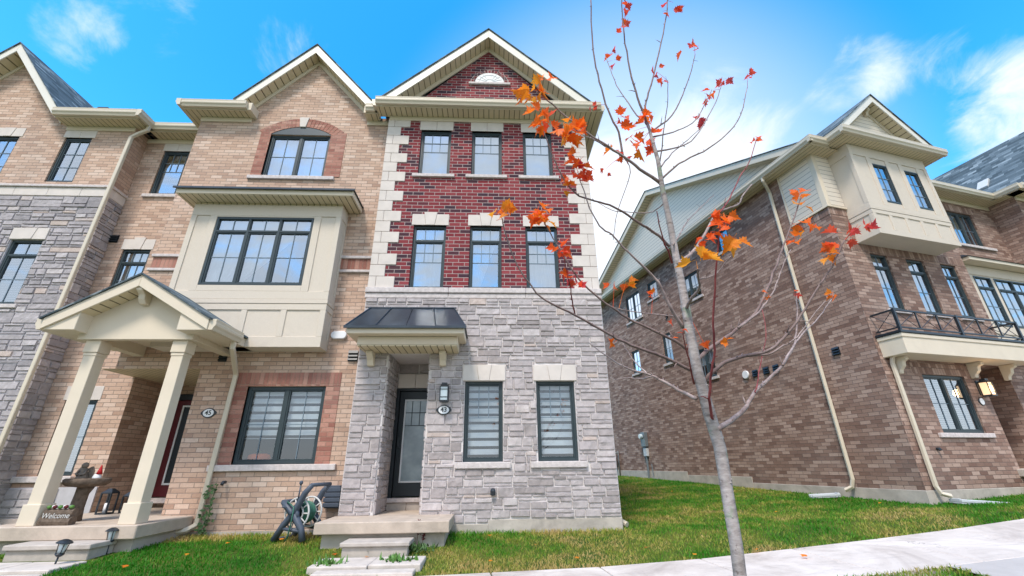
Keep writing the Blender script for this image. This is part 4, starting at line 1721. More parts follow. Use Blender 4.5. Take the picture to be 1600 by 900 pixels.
    m.build('tap', 'black_metal', H)
    return H


house_tan()


# ================================================================== stone and brick house on the far left
def house_left():
    H = thing('brick_townhouse', 'townhouse of grey stone up to a pale belt with a tan brick gable above', 'house', (-12, 9.5, -0.1))
    Y, ZT = 9.5, 9.62
    R, L = -9.72, -19
    YR = 9.95
    rm = MB()
    w3 = [(-11.44, -10.75), (-13.25, -12.60)]
    w2 = [(-11.52, -10.77), (-13.3, -12.56)]
    m = MB()
    front(m, L, R, 7.7, 9.75, Y, .12, [(a, b, 7.83, 9.25) for a, b in w3])
    side(m, Y, YR + .02, 7.7, ZT, R, -1)
    m.prism([(-15.26, 9.75), (-11.59, 9.75), (-13.43, 11.95)], 'y', Y, Y + .2)
    m.build('brick_wall', 'tan_brick', H, solid=False)
    m = MB()
    front(m, L, R, -.1, 7.42, Y, .12, [(a, b, 4.5, 6.15) for a, b in w2])
    side(m, Y, YR + .02, -.1, 7.42, R, -1)
    m.build('stone_backing', 'mortar_cool', H, solid=False)
    m = MB()
    rng = random.Random(3)
    keep = [(a - .05, b + .05, 6.15, 6.47) for a, b in w2] + [(a - .1, b + .1, 4.40, 4.5) for a, b in w2]
    stonework(m, -14.2, R + .005, -.1, 7.38, [(a, b, 4.5, 6.15) for a, b in w2] + keep, lambda a, d, z: (a, Y - d, z), rng, long_=(.3, .75))
    stonework(m, Y - .01, YR, -.1, 7.38, [], lambda a, d, z: (R + d, a, z), rng, long_=(.2, .4))
    m.build('stone_wall', 'cool_stone', H, solid=False, tint=True)
    m = MB()
    x = -16.0
    while x < R:
        m.box(x, min(x + .8, R + .02) - .006, Y - .03, Y + .1, 7.40, 7.64)
        x += .8
    m.box(R - .1, R + .02, Y + .1, YR, 7.40, 7.64)
    m.build('belt_course', 'limestone', H, bevel=.006)
    m = MB()
    m.box(-16, R + .05, Y - .07, Y + .1, 7.645, 7.72)
    m.box(R - .1, R + .05, Y + .1, YR, 7.645, 7.72)
    m.build('belt_cap', 'rough_sill', H, bevel=.01)
    for i, (a, b) in enumerate(w3):
        window(H, a, b, 7.83, 9.25, Y + .08, grid=(1, 2, 1), blind=('slat', 1), seed=40 + i, lintel=('flat' if i else 'two', a - .05, b + .07, 9.25, 9.53, Y - .014, Y + .05))
        room(rm, a, b, 7.83, 9.25, Y + .1)
    for i, (a, b) in enumerate(w2):
        window(H, a, b, 4.5, 6.15, Y + .08, transom=5.76, grid=(1, 1, 1), blind=('slat', 1), seed=44 + i, lintel=('flat', a - .04, b + .04, 6.155, 6.46, Y - .035, Y + .05),
               sill=(a - .1, b + .1, 4.405, 4.498, Y - .06, Y + .1))
        room(rm, a, b, 4.5, 6.15, Y + .1)
    m = MB()
    m.quad((L, 20, 0), (R, 20, 0), (R, 20, ZT), (L, 20, ZT))
    m.quad((L, Y + .02, ZT + .1), (R, Y + .02, ZT + .1), (R, 20, ZT + .1), (L, 20, ZT + .1))
    m.quad((L, Y, 0), (L, 20, 0), (L, 20, ZT), (L, Y, ZT))
    m.build('rear_wall', 'tan_brick', H, solid=False)
    rm.build('room', 'room', H, solid=False)
    eave_front(H, -11.55, -9.42, Y, 9.14, ZT, (-11.5, R))
    m = MB()
    m.box(R, -9.42, Y, 9.6, ZT, ZT + .012)
    m.build('side_soffit', 'soffit', H)
    m = MB()
    gutter_side(m, 9.02, 9.6, -9.42, ZT + .02, 1)
    m.build('side_gutter', 'cream_metal', H)
    gable(H, -13.43, 1.85, 9.95, 1.24, 9.12, Y, 14.5)
    m = MB()
    m.hexa([(-11.6, 9.16, ZT + .2), (-9.42, 9.16, ZT + .2), (-9.42, 14, ZT + .2), (-11.6, 14, ZT + .2)],
           [(-11.6, 9.16, ZT + .22), (-9.42, 9.16, ZT + .22), (-9.42, 14, ZT + 1.3), (-11.6, 14, ZT + 1.3)])
    m.build('side_roof', 'shingle', H)
    m = MB()
    m.box(-12.62, -12.3, 10.9, 11.2, 11.3, 11.72)
    m.build('roof_vent', 'black_metal', H)
    downspout(H, [(-9.38, 9.46, 9.66), (-9.38, 9.46, 9.52), (-9.56, 9.44, 9.38), (-9.66, 9.40, 9.22), (-9.68, 9.38, 0.3), (-9.68, 9.3, .12)], .055)
    return H


house_left()


# ================================================================== corner house across the lawn (own frame, turned by TH)
def swap(p):
    return (p[1], p[0], p[2])


def house_corner():
    U, W, ZT = 11.22, 7.31, 9.36
    H = thing('corner_house', 'brown brick corner house with siding gable facing the lawn and projecting cream bay', 'house', (U, W, 0.15), TH)
    rm = MB()
    rs = MB()
    sw = [(16.88, 18.15, 7.54, 8.86, 2), (15.42, 16.14, 8.01, 8.84, 1), (12.72, 13.9, 7.02, 8.1, 2), (10.86, 11.48, 8.16, 9.0, 1),
          (17.52, 18.2, 5.0, 6.08, 1), (15.01, 15.6, 4.94, 6.2, 1), (12.73, 13.65, 3.9, 5.02, 2)]
    f1 = (12.42, 13.9, 1.62, 2.98)
    f2 = [(12.17, 12.80), (13.50, 14.2), (14.86, 15.5)]
    m = MB()
    side(m, 8.42, 22, 0.2, ZT, U, 1, .12, [w[:4] for w in sw])
    side(m, W, 8.42, 0.2, 7.6, U, 1, .12)
    front(m, U, 14.52, 0.2, 3.3, W, .12, [f1])
    front(m, U, 15.95, 3.3, 7.6, W, .12, [(a, b, 4.64, 6.25) for a, b in f2])
    front(m, 11.85, 15.95, 7.6, ZT, W, .12)
    front(m, 15.65, 16.3, 0.2, 3.3, W + .02, .1)
    m.quad((15.65, W, .2), (15.65, 8.9, .2), (15.65, 8.9, 3.3), (15.65, W, 3.3))
    m.quad((14.52, W, .2), (14.52, 8.9, .2), (14.52, 8.9, 3.3), (14.52, W, 3.3))
    m.quad((14.52, 8.9, .2), (15.65, 8.9, .2), (15.65, 8.9, 3.3), (14.52, 8.9, 3.3))
    m.quad((U, 22, .2), (27, 22, .2), (27, 22, ZT), (U, 22, ZT))
    m.quad((15.95, W, 3.3), (15.95, 8.0, 3.3), (15.95, 8.0, ZT), (15.95, W, ZT))
    m.quad((14.52, W, 3.31), (15.65, W, 3.31), (15.65, 8.9, 3.31), (14.52, 8.9, 3.31))
    m.build('brick_wall', 'brown_brick', H, solid=False)
    # soldier courses
    for (a, b, z0, z1) in ((12.1, 14.2, 2.985, 3.25), (U + .005, 15.9, 6.26, 6.50), (U + .005, 11.84, 7.34, 7.575)):
        m = MB()
        m.box(a, b, W - .008, W + .03, z0, z1)
        m.build('soldier_course', 'brown_soldier', H)
    m = MB()
    m.box(U - .008, U + .03, W - .007, 8.42, 7.34, 7.575)
    m.build('soldier_course', 'brown_soldier', H)
    # siding at the upper corner, gable siding above the eave
    m = MB()
    m.box(U - .012, U + .05, W + .02, 8.42, 7.6, ZT)
    m.box(U + .02, 11.86, W - .012, W + .05, 7.6, ZT)
    m.build('siding_panel', 'siding', H)
    m = MB()
    m.box(U - .03, U + .03, W - .03, W + .12, 7.6, ZT)
    m.box(U + .031, U + .12, W - .03, W + .03, 7.6, ZT)
    m.build('corner_board', 'cream', H, bevel=.004)
    m = MB()
    m.box(U - .05, U - .013, W - .05, 8.46, 7.56, 7.61)
    m.box(U - .012, 11.86, W - .05, W - .013, 7.56, 7.61)
    m.box(U - .03, U + .02, 8.425, 8.48, 7.61, ZT)
    m.build('siding_trim', 'cream', H, bevel=.004)
    # foundation, stepping down towards the street
    m = MB()
    for (a, b, z) in ((W - .012, 12.09, .44), (12.095, 15.25, .61), (15.255, 22, .73)):
        m.box(U - .012, U + .2, a, b, -.3, z)
    m.build('side_foundation', 'foundation', H, bevel=.008)
    m = MB()
    m.box(U + .205, 14.5, W - .012, W + .2, -.3, .44)
    m.build('front_foundation', 'foundation', H, bevel=.008)
    # side windows
    for i, (a, b, c, d, n) in enumerate(sw):
        window(H, a, b, c, d, U + .08, cols=n, grid=(1, 1, 1), mapf=swap, seed=60 + i, glass='dark_glass' if i not in (0, 4) else 'glass',
               blind=('sheer', 1) if i in (0, 1, 4) else ('roller', .5), sill=(a - .1, b + .1, c - .1, c - .002, U - .05, U + .08))
        room(rs, a, b, c, d, U + .1, mapf=swap)
    rs.build('room', 'room', H, solid=False)
    # front windows
    a, b, c, d = f1
    window(H, a, b, c, d, W + .09, cols=2, grid=(1, 1, 1), blind=('slat', 1), seed=70, fw=.065, sill=(a - .2, b + .16, c - .105, c - .002, W - .06, W + .1))
    room(rm, a, b, c, d, W + .1)
    for i, (a, b) in enumerate(f2):
        window(H, a, b, 4.64, 6.25, W + .09, transom=5.88, grid=(1, 1, 1), blind=('drawn', .6 + .2 * i), seed=71 + i, sill=(a - .1, b + .1, 4.54, 4.638, W - .05, W + .1))
        room(rm, a, b, 4.64, 6.25, W + .1)
    rm.build('room', 'room', H, solid=False)
    # side eave with gutter
    UE = 10.84
    m = MB()
    m.box(UE, U, 6.95, 22.3, ZT, ZT + .012)
    m.box(U, 11.85, 6.95, W, ZT, ZT + .012)
    m.build('soffit', 'soffit', H)
    m = MB()
    m.box(UE - .02, UE, 6.93, 22.3, ZT - .005, ZT + .22)
    m.build('fascia', 'cream_metal', H)
    m = MB()
    m.box(UE, 11.5, 6.93, 6.95, ZT - .005, ZT + .22)
    m.build('fascia', 'cream_metal', H)
    m = MB()
    gutter_side(m, 6.83, 22.3, UE - .02, ZT + .03, -1)
    m.build('side_gutter', 'cream_metal', H, bevel=.004)
    m = MB()
    gutter_front(m, UE - .14, 11.42, 6.93, ZT + .03)
    m.build('front_gutter', 'cream_metal', H, bevel=.004)
    # main roof: ridge along the front, gable end towards the lawn
    wr, zr, sl = 14.65, 13.02, .455
    m = MB()
    ZG = ZT + .2
    m.prism([(wr - (zr - ZG) / sl + .25, ZG), (wr, zr - .2), (wr + (zr - ZG) / sl - .25, ZG)], 'x', U - .005, U + .15)
    m.build('gable_siding', 'siding', H)
    m = MB()
    m.hexa([(UE, 6.95, ZT + .22), (UE, 22.3, ZT + .22), (U, 22.3, ZT + .22), (U, 6.95, ZT + .22)],
           [(UE, 6.95, ZT + .235), (UE, 22.3, ZT + .235), (U, 22.3, ZT + .42), (U, 6.95, ZT + .42)])
    m.build('skirt_roof', 'shingle', H)
    hw = 7.45
    for s in (-1, 1):
        m = MB()
        zf = zr - hw * sl
        m.prism([(wr, zr), (wr + s * hw, zf), (wr + s * hw, zf - .24), (wr, zr - .24)], 'x', UE - .02, UE + .012)
        m.build('rake_fascia', 'cream_metal', H, bevel=.005)
        m = MB()
        m.prism([(wr, zr - .23), (wr + s * hw, zf - .23), (wr + s * hw, zf - .215), (wr, zr - .215)], 'x', UE + .013, U)
        m.build('rake_soffit', 'soffit', H)
    m = MB()
    for s in (-1, 1):
        m.prism([(wr, zr + .03), (wr + s * (hw + .05), zr - (hw + .05) * sl + .03), (wr + s * (hw + .05), zr - (hw + .05) * sl + .003), (wr, zr + .003)], 'x', UE - .05, 15.9)
    m.build('roof', 'shingle', H)
    # ---- projecting bay with its own gable
    b0, b1, bf, bz0, bz1 = 11.87, 14.85, 6.72, 6.5, 9.42
    bw = [(12.56, 13.18), (13.80, 14.44)]
    m = MB()
    front(m, b0, b1, bz0, bz1, bf, .05, [(a, b, 7.58, 8.88) for a, b in bw])
    for x in (b0, b1):
        m.quad((x, bf, bz0), (x, W, bz0), (x, W, bz1), (x, bf, bz1))
    m.quad((b0, bf, bz0), (b1, bf, bz0), (b1, W, bz0), (b0, W, bz0))
    bay = m.build('bay', 'stucco', H, solid=False)
    m = MB()
    p = .022
    m.box(b0 - p, b1 + p, bf - p, W, 9.06, 9.41)
    m.box(b0 - p, b1 + p, bf - p, W, 7.30, 7.44)
    m.box(b0 - p - .01, b1 + p + .01, bf - p - .01, W, 7.24, 7.295)
    m.box(b0 - p, b1 + p, bf - p, W, bz0 - .002, 6.66)
    m.box(b0 - p, b1 + p, bf - p, W, 7.12, 7.235)
    for x0, x1 in ((b0 - p, b0 + .1), (12.44, 12.595), (13.165, 13.32), (13.68, 13.835), (14.405, 14.56), (b1 - .1, b1 + p)):
        m.box(x0, x1, bf - p + .001, bf + .02, 7.44, 9.06)
    for k in range(6):
        x = b0 + .04 + (b1 - b0 - .08) * k / 5
        m.box(x - .055, x + .055, bf - p + .001, bf + .02, 6.66, 7.12)
    for x, s in ((b0, -1), (b1, 1)):
        for z0, z1 in ((7.44, 9.06), (6.66, 7.12)):
            m.box(*sorted((x + s * .021, x - s * .02)), bf + .001, bf + .09, z0, z1)
    m.build('bay_trim', 'stucco', bay, bevel=.004)
    r2 = MB()
    for i, (a, b) in enumerate(bw):
        f = window(H, a, b, 7.58, 8.88, bf + .035, grid=(1, 2, 1), blind=('sheer', 1), seed=80 + i, fw=.045)
        room(r2, a, b, 7.7, 8.8, bf + .1, .55)
    r2.build('bay_room', 'room', bay, solid=False)
    e0, e1, ef = 11.42, 15.28, 6.42
    m = MB()
    m.box(e0, e1, ef + .02, W, bz1 + .002, bz1 + .014)
    m.build('bay_soffit', 'soffit', bay)
    m = MB()
    m.box(e0, e1, ef, ef + .02, bz1, bz1 + .22)
    m.box(e0, e0 + .02, ef + .021, 6.92, bz1, bz1 + .22)
    m.box(e1 - .02, e1, ef + .021, W, bz1, bz1 + .22)
    m.build('bay_fascia', 'cream_metal', bay)
    m = MB()
    gutter_front(m, e0 - .12, e1 + .12, ef, bz1 + .02)
    gutter_side(m, ef, 6.85, e0, bz1 + .021, -1)
    gutter_side(m, ef, W, e1, bz1 + .021, 1)
    m.build('bay_gutter', 'cream_metal', bay, bevel=.004)
    gx = 13.27
    za = 11.36
    m = MB()
    m.prism([(gx - 1.75, bz1 + .2), (gx + 1.75, bz1 + .2), (gx, za - .25)], 'y', bf + .05, bf + .2)
    m.build('bay_gable_siding', 'siding', bay)
    gable(H, gx, 1.9, 9.70, .875, ef + .02, bf + .05, 11, th=.26)
    m = MB()
    m.hexa([(e0, ef + .02, bz1 + .22), (e1, ef + .02, bz1 + .22), (e1, bf + .05, bz1 + .22), (e0, bf + .05, bz1 + .22)],
           [(e0, ef + .02, bz1 + .23), (e1, ef + .02, bz1 + .23), (e1, bf + .05, bz1 + .34), (e0, bf + .05, bz1 + .34)])
    m.build('bay_skirt_roof', 'shingle', bay)
    m = MB()
    m.prism([(bf + .045, za - .32), (bf - .12, za - .32), (bf - .13, za - .40), (bf - .06, za - .46), (bf - .03, za - .56), (bf + .045, za - .57)], 'x', gx - .05, gx + .05)
    m.build('bay_bracket', 'cream', bay, bevel=.006)
    # ---- balcony
    k0, k1, kf = 11.32, 16.0, 6.76
    m = MB()
    m.box(k0, k1, kf, W - .002, 3.32, 3.80)
    m.box(k0 - .02, k1 + .02, kf - .02, W - .002, 3.70, 3.79)
    bal = m.build('balcony', 'cream', H, bevel=.008)
    m = MB()
    m.box(k0 - .04, k1 + .04, kf - .04, W - .002, 3.803, 3.86)
    m.build('flashing', 'black_metal', bal, bevel=.004)
    m = MB()
    zt, zb = 4.36, 3.93
    posts = [k0 + .02, 13.45, k1 - .3]
    for x in posts:
        m.box(x - .028, x + .028, kf - .028, kf + .028, 3.86, zt + .03)
    m.box(k0, k1 - .28, kf - .02, kf + .02, zt - .02, zt + .02)
    m.box(k0, k1 - .28, kf - .015, kf + .015, zb - .015, zb + .015)
    for sx in (k0 + .02, k1 - .3):
        m.box(sx - .019, sx + .019, kf + .02, W - .02, zt - .019, zt + .019)
        m.box(sx - .014, sx + .014, kf + .02, W - .02, zb - .014, zb + .014)
        m.tube([(sx, kf + .03, zb), (sx, W - .03, zt)], .009, 4)
        m.tube([(sx + .012, kf + .03, zt), (sx + .012, W - .03, zb)], .009, 4)
    for p0, p1 in zip(posts, posts[1:]):
        for q in range(3):
            xa, xb = p0 + (p1 - p0) * q / 3, p0 + (p1 - p0) * (q + 1) / 3
            m.tube([(xa, kf, zb), (xb, kf, zt)], .009, 4)
            m.tube([(xa, kf + .012, zt), (xb, kf + .012, zb)], .009, 4)
            if q:
                m.box(xa - .012, xa + .012, kf - .012, kf + .014, zb, zt)
    m.build('railing', 'black_metal', bal)
    for x in (11.62, 14.2, 15.45):
        m = MB()
        m.prism([(W - .003, 3.315), (W - .30, 3.315), (W - .31, 3.24), (W - .22, 3.2), (W - .2, 3.1), (W - .12, 3.02), (W - .1, 2.94), (W - .003, 2.93)], 'x', x - .06, x + .06)
        m.build('bracket', 'cream', bal, bevel=.008)
    m = MB()
    m.box(11.33, 11.53, kf + .16, kf + .3, 3.58, 3.79)
    m.build('scupper', 'black_metal', bal, bevel=.006)
    downspout(H, [(11.44, 7.06, 3.6), (11.44, 7.06, 3.46), (11.45, 7.2, 3.3), (11.45, 7.235, 3.18), (11.44, 7.235, .52), (11.47, 7.2, .38), (11.62, 7.12, .33)], .05)
    downspout(H, [(10.78, 8.62, 9.42), (10.78, 8.62, 9.28), (10.98, 8.72, 9.16), (11.14, 8.8, 9.02), (11.15, 8.8, .62), (11.13, 8.85, .45), (11.04, 8.98, .37)], .05)
    # vents on the side wall
    for w in (11.04, 10.60, 10.23):
        louvre(H, w, 3.66, U - .002, mapf=swap, w=.2, h=.2)
    louvre(H, 8.29, 3.71, U - .002, mapf=swap, w=.2, h=.2)
    louvre(H, 15.0, 6.9, U - .002, mapf=swap, w=.12, h=.14)
    m = MB()
    m.tube([(U - .06, 11.42, 3.69), (U, 11.42, 3.69)], .13, 20)
    m.build('junction_cover', 'white', H, bevel=.01)
    m = MB()
    m.tube([(12.0, W, 1.27), (12.0, W - .05, 1.27), (12.0, W - .07, 1.24)], .035, 8)
    m.build('tap', 'black_metal', H)
    # porch slab
    m = MB()
    m.box(14.40, 18.2, 6.2, 8.88, .66, .82)
    sl_ = m.build('porch_slab', 'concrete', H, bevel=.01)
    m = MB()
    m.box(14.53, 18.1, 6.35, 8.88, -.3, .66)
    m.build('porch_foundation', 'brown_brick', sl_)
    return H


house_corner()


def house_far():
    W = 7.93
    H = thing('brick_townhouse', 'brown brick house beyond the cream balcony, with small metal roofed bay and shingled gable', 'house', (18, W, 0.3), TH)
    ZT = 9.36
    rm = MB()
    w3 = (17.62, 18.86, 7.60, 8.88)
    m = MB()
    front(m, 15.95, 20.0, .3, ZT, W, .12, [w3])
    m.quad((20.0, 7.2, .3), (20.0, W, .3), (20.0, W, ZT), (20.0, 7.2, ZT))
    front(m, 20.0, 27, .3, ZT + .2, 7.2, .12)
    m.prism([(21.4, ZT + .2), (26.6, ZT + .2), (24.0, 12.9)], 'y', 7.21, 7.4)
    m.quad((27, 7.2, .3), (27, 22, .3), (27, 22, ZT), (27, 7.2, ZT))
    m.build('brick_wall', 'brown_brick', H, solid=False)
    m = MB()
    m.box(17.5, 19.0, W - .008, W + .03, 8.885, 9.15)
    m.build('soldier_course', 'brown_soldier', H)
    a, b, c, d = w3
    window(H, a, b, c, d, W + .09, cols=2, grid=(1, 1, 1), blind=('drawn', .7), seed=90, sill=(a - .25, b + .4, c - .1, c - .002, W - .06, W + .1))
    room(rm, a, b, c, d, W + .1)
    rm.build('room', 'room', H, solid=False)
    eave_front(H, 15.3, 20.0, W, 7.55, ZT, (15.95, 20.0))
    m = MB()
    m.box(19.62, 20.0, 6.85, 7.55, ZT, ZT + .012)
    m.build('side_soffit', 'soffit', H)
    m = MB()
    gutter_side(m, 6.8, 7.56, 19.62, ZT + .02, -1)
    m.build('side_gutter', 'cream_metal', H)
    eave_front(H, 19.62, 22.0, 7.2, 6.85, ZT, (20.0, 22))
    gable(H, 24.0, 3.1, 9.6, 1.22, 6.95, 7.2, 14)
    m = MB()
    m.hexa([(15.3, 7.57, ZT + .2), (21, 7.57, ZT + .2), (21, 14.6, ZT + .2), (15.3, 14.6, ZT + .2)],
           [(15.3, 7.57, ZT + .22), (21, 7.57, ZT + .22), (21, 14.6, 10.6), (15.3, 14.6, 10.6)])
    m.build('main_roof', 'shingle', H)
    m = MB()
    m.hexa([(22.05, 8.4, 10.95), (22.05, 8.75, 10.95), (22.4, 8.75, 11.38), (22.4, 8.4, 11.38)],
           [(21.97, 8.4, 11.05), (21.97, 8.75, 11.05), (22.3, 8.75, 11.47), (22.3, 8.4, 11.47)])
    m.build('roof_vent', 'light_plastic', H, bevel=.01)
    # small bay with a metal roof
    b0, b1, bf, z0, z1 = 16.18, 19.1, 7.45, 3.9, 6.45
    m = MB()
    front(m, b0, b1, z0, z1, bf, .05, [(b0 + .2, b0 + .95, 4.55, 6.1), (b0 + 1.1, b1 - .2, 4.55, 6.1)])
    for x in (b0, b1):
        m.quad((x, bf, z0), (x, W, z0), (x, W, z1), (x, bf, z1))
    m.quad((b0, bf, z0), (b1, bf, z0), (b1, W, z0), (b0, W, z0))
    bay = m.build('bay', 'stucco', H, solid=False)
    m = MB()
    m.box(b0 - .02, b1 + .02, bf - .022, W, 6.14, 6.44)
    m.box(b0 - .02, b1 + .02, bf - .022, W, 4.3, 4.5)
    m.build('bay_trim', 'stucco', bay, bevel=.004)
    window(H, b0 + .2, b0 + .95, 4.55, 6.1, bf + .03, transom=5.75, grid=(1, 1, 1), blind=('sheer', 1), seed=91, fw=.045)
    window(H, b0 + 1.1, b1 - .2, 4.55, 6.1, bf + .03, cols=2, transom=5.75, grid=(1, 1, 1), blind=('sheer', 1), seed=92, fw=.045)
    m = MB()
    m.box(b0 - .22, b1 + .22, bf - .3, W - .01, 6.46, 6.56)
    m.build('bay_fascia', 'cream', bay, bevel=.006)
    m = MB()
    m.hexa([(b0 - .25, bf - .33, 6.565), (b1 + .25, bf - .33, 6.565), (b1 + .25, W - .01, 6.565), (b0 - .25, W - .01, 6.565)],
           [(b0 + .1, W - .06, 7.0), (b1 - .1, W - .06, 7.0), (b1 - .1, W - .01, 7.01), (b0 + .1, W - .01, 7.01)])
    m.build('bay_roof', 'standing_seam', bay)
    m = MB()
    front(m, 16.3, 19.95, .5, 3.3, W - .05, .1, [])
    m.build('shaded_wall', 'brown_brick', H, solid=False)
    return H


house_far()


# ================================================================== small objects
def on_ground(px, py, dz=0.0):
    d = ray(px, py)
    t = 5.0
    for _ in range(40):
        p = CAM_POS + d * t
        t = (ground_z(p.x, p.y) + dz - CAM_POS.z) / d.z
    p = CAM_POS + d * t
    return Vector((p.x, p.y, ground_z(p.x, p.y) + dz))


def text_mesh(parent, txt, size, loc, mat, name, rot=(math.pi / 2, 0, 0), shear=0.0, bold=0.0):
    cu = bpy.data.curves.new('lettering', 'FONT')
    cu.body = txt
    cu.size = size
    cu.align_x = 'CENTER'
    cu.align_y = 'CENTER'
    cu.extrude = 0.0015
    cu.shear = shear
    cu.offset = bold
    tmp = bpy.data.objects.new('lettering', cu)
    COL.objects.link(tmp)
    bpy.context.view_layer.update()
    me = bpy.data.meshes.new_from_object(tmp.evaluated_get(bpy.context.evaluated_depsgraph_get()))
    bpy.data.objects.remove(tmp)
    bpy.data.curves.remove(cu)
    me.materials.clear()
    me.materials.append(MATS[mat])
    o = bpy.data.objects.new(name, me)
    COL.objects.link(o)
    b = Vector(BASE[parent.name])
    o.parent = parent
    o.location = Vector(loc) - b
    o.rotation_euler = rot
    BASE[o.name] = tuple(b)
    return o


def plaque(cx, y, cz, txt, label, rz=0.0, w=.30, h=.19):
    t = thing('number_plaque', label, 'house number', (cx, y, cz), rz, 'oval house number plaques')
    m = MB()
    pts = []
    for k in range(36):
        a = 2 * math.pi * k / 36
        r = 1 + .22 * max(0, abs(math.cos(a)) - .86) / .14
        pts.append((cx + w * .42 * r * math.cos(a), cz + h / 2 * math.sin(a)))
    m.prism(pts, 'y', y - .018, y + .002)
    m.build('rim', 'black_metal', t, bevel=.004)
    m = MB()
    m.prism([(cx + w * .345 * math.cos(2 * math.pi * k / 36), cz + h * .40 * math.sin(2 * math.pi * k / 36)) for k in range(36)], 'y', y - .023, y - .018)
    m.build('face', 'white', t)
    if txt:
        text_mesh(t, txt, .125, (cx, y - .0245, cz), 'black_metal', 'number', bold=.002)
    return t


plaque(-0.95, 8.765, 2.06, '43', 'black edged oval plaque numbered 43 on grey stone under the lantern')
plaque(-5.63, 9.05, 2.06, '45', 'black edged oval plaque numbered 45 on tan brick beside the downspout')
plaque(14.16, 7.31, 2.37, '', 'small oval plaque under the lit lantern on brown brick', TH, .22, .2)


def wall_lantern(cx, y, cz, label, lit, rz=0.0, s=1.0):
    t = thing('wall_lantern', label, 'lantern', (cx, y, cz), rz, 'wall lanterns beside the front doors')
    m = MB()
    m.box(cx - .07 * s, cx + .07 * s, y - .02, y, cz - .15 * s, cz + .16 * s)
    m.tube([(cx, y - .02, cz + .12 * s), (cx, y - .10 * s, cz + .15 * s)], .014, 8)
    m.build('back_plate', 'black_metal', t, bevel=.004)
    m = MB()
    q = .085 * s
    yc = y - .125 * s
    m.hexa([(cx - q, yc - q, cz + .10 * s), (cx + q, yc - q, cz + .10 * s), (cx + q, yc + q, cz + .10 * s), (cx - q, yc + q, cz + .10 * s)],
           [(cx - q * .6, yc - q * .6, cz + .15 * s), (cx + q * .6, yc - q * .6, cz + .15 * s), (cx + q * .6, yc + q * .6, cz + .15 * s), (cx - q * .6, yc + q * .6, cz + .15 * s)])
    m.box(cx - q * .6, cx + q * .6, yc - q * .6, yc + q * .6, cz + .151 * s, cz + .18 * s)
    m.box(cx - q, cx + q, yc - q, yc + q, cz - .19 * s, cz - .16 * s)
    for i in (-1, 1):
        for j in (-1, 1):
            m.box(cx + i * q * .9 - .008, cx + i * q * .9 + .008, yc + j * q * .9 - .008, yc + j * q * .9 + .008, cz - .16 * s, cz + .10 * s)
    for z in (cz - .10 * s, cz + .05 * s):
        m.box(cx - q * .96, cx + q * .96, yc - q * .96, yc - q * .85, z - .005, z + .005)
    m.build('cage', 'black_metal', t)
    m = MB()
    m.box(cx - q * .8, cx + q * .8, yc - q * .8, yc + q * .8, cz - .158 * s, cz + .098 * s)
    m.build('glass', 'lamp_glow' if lit else 'lantern_glass', t)
    if lit:
        li = bpy.data.lights.new('lantern_light', 'POINT')
        li.energy = 4
        li.color = (1, .6, .28)
        li.shadow_soft_size = .1
        lo = bpy.data.objects.new('lantern_light', li)
        COL.objects.link(lo)
        lo.parent = t
        lo.location = (0, -.28, -.05)
    return t


wall_lantern(-0.945, 8.765, 2.39, 'unlit black wall lantern on grey stone above plaque 43', False)
wall_lantern(14.30, 7.31, 2.70, 'lit black wall lantern glowing amber on brown brick', True, TH, 1.15)


# --- front steps of 43
def precast(x0, x1, y0, y1, z0, z1, label, nm='concrete_step', cat='step', tread=.06, mat='concrete'):
    t = thing(nm, label, cat, ((x0 + x1) / 2, (y0 + y1) / 2, z0))
    m = MB()
    m.box(x0 + .03, x1 - .03, y0 + .04, y1, z0, z1 - tread)
    m.build('riser', mat, t, bevel=.008)
    m = MB()
    m.box(x0, x1, y0, y1, z1 - tread, z1)
    m.build('tread', mat, t, bevel=.014, segs=2)
    return t


t = thing('concrete_porch', 'tan stained concrete porch slab under the door numbered 43', 'porch slab', (-1.75, 8.2, -.2))
m = MB()
m.box(-2.80, -.67, 7.80, 8.79, .055, .225)
m.box(-2.14, -1.29, 8.79, 9.74, .055, .222)
m.build('slab', 'porch_concrete', t, bevel=.014, segs=2)
m = MB()
m.box(-2.70, -.75, 7.93, 8.76, -.5, .054)
m.build('support', 'foundation', t)
precast(-2.25, -1.22, 7.42, 7.92, -.30, -.005, 'narrow precast step under the slab of porch 43')
precast(-6.92, -5.72, 7.30, 7.79, -.32, .06, 'wide precast step in front of the white columned porch', tread=.07)
m = MB()
for (a, b, y0, y1, dz) in ((-2.45, -1.66, 6.78, 7.38, 0), (-1.655, -.95, 6.82, 7.38, .004), (-2.3, -1.0, 6.5, 6.74, -.03)):
    z = ground_z(-1.7, 7.1) + .075 + dz
    mm = MB()
    mm.box(a, b, y0, y1, z - .16, z)
    lab = {0: 'paver below the step of porch 43 on the hose reel side', .004: 'paver below the step of porch 43 on the red stalk side', -.03: 'low front paver half sunk in grass near the sidewalk'}[dz]
    one('stone_paver', mm, 'paver', lab, 'paver', ((a + b) / 2, (y0 + y1) / 2, z - .16), bevel=.016, segs=2, group='pavers below the porch of 43')
k = 0
for (y0, y1) in ((6.62, 7.18), (6.05, 6.60), (5.50, 6.03)):
    for (a, b) in ((-7.05, -6.32), (-6.30, -5.60)):
        z = ground_z(-6.3, y0 + .3) + .035
        mm = MB()
        mm.box(a, b, y0, y1, z - .12, z)
        o = one('path_slab', mm, 'paver', 'grey concrete path slab leading to the white columned porch', 'path slab', ((a + b) / 2, (y0 + y1) / 2, z - .12), bevel=.01, group='slabs of the garden path')
        k += 1


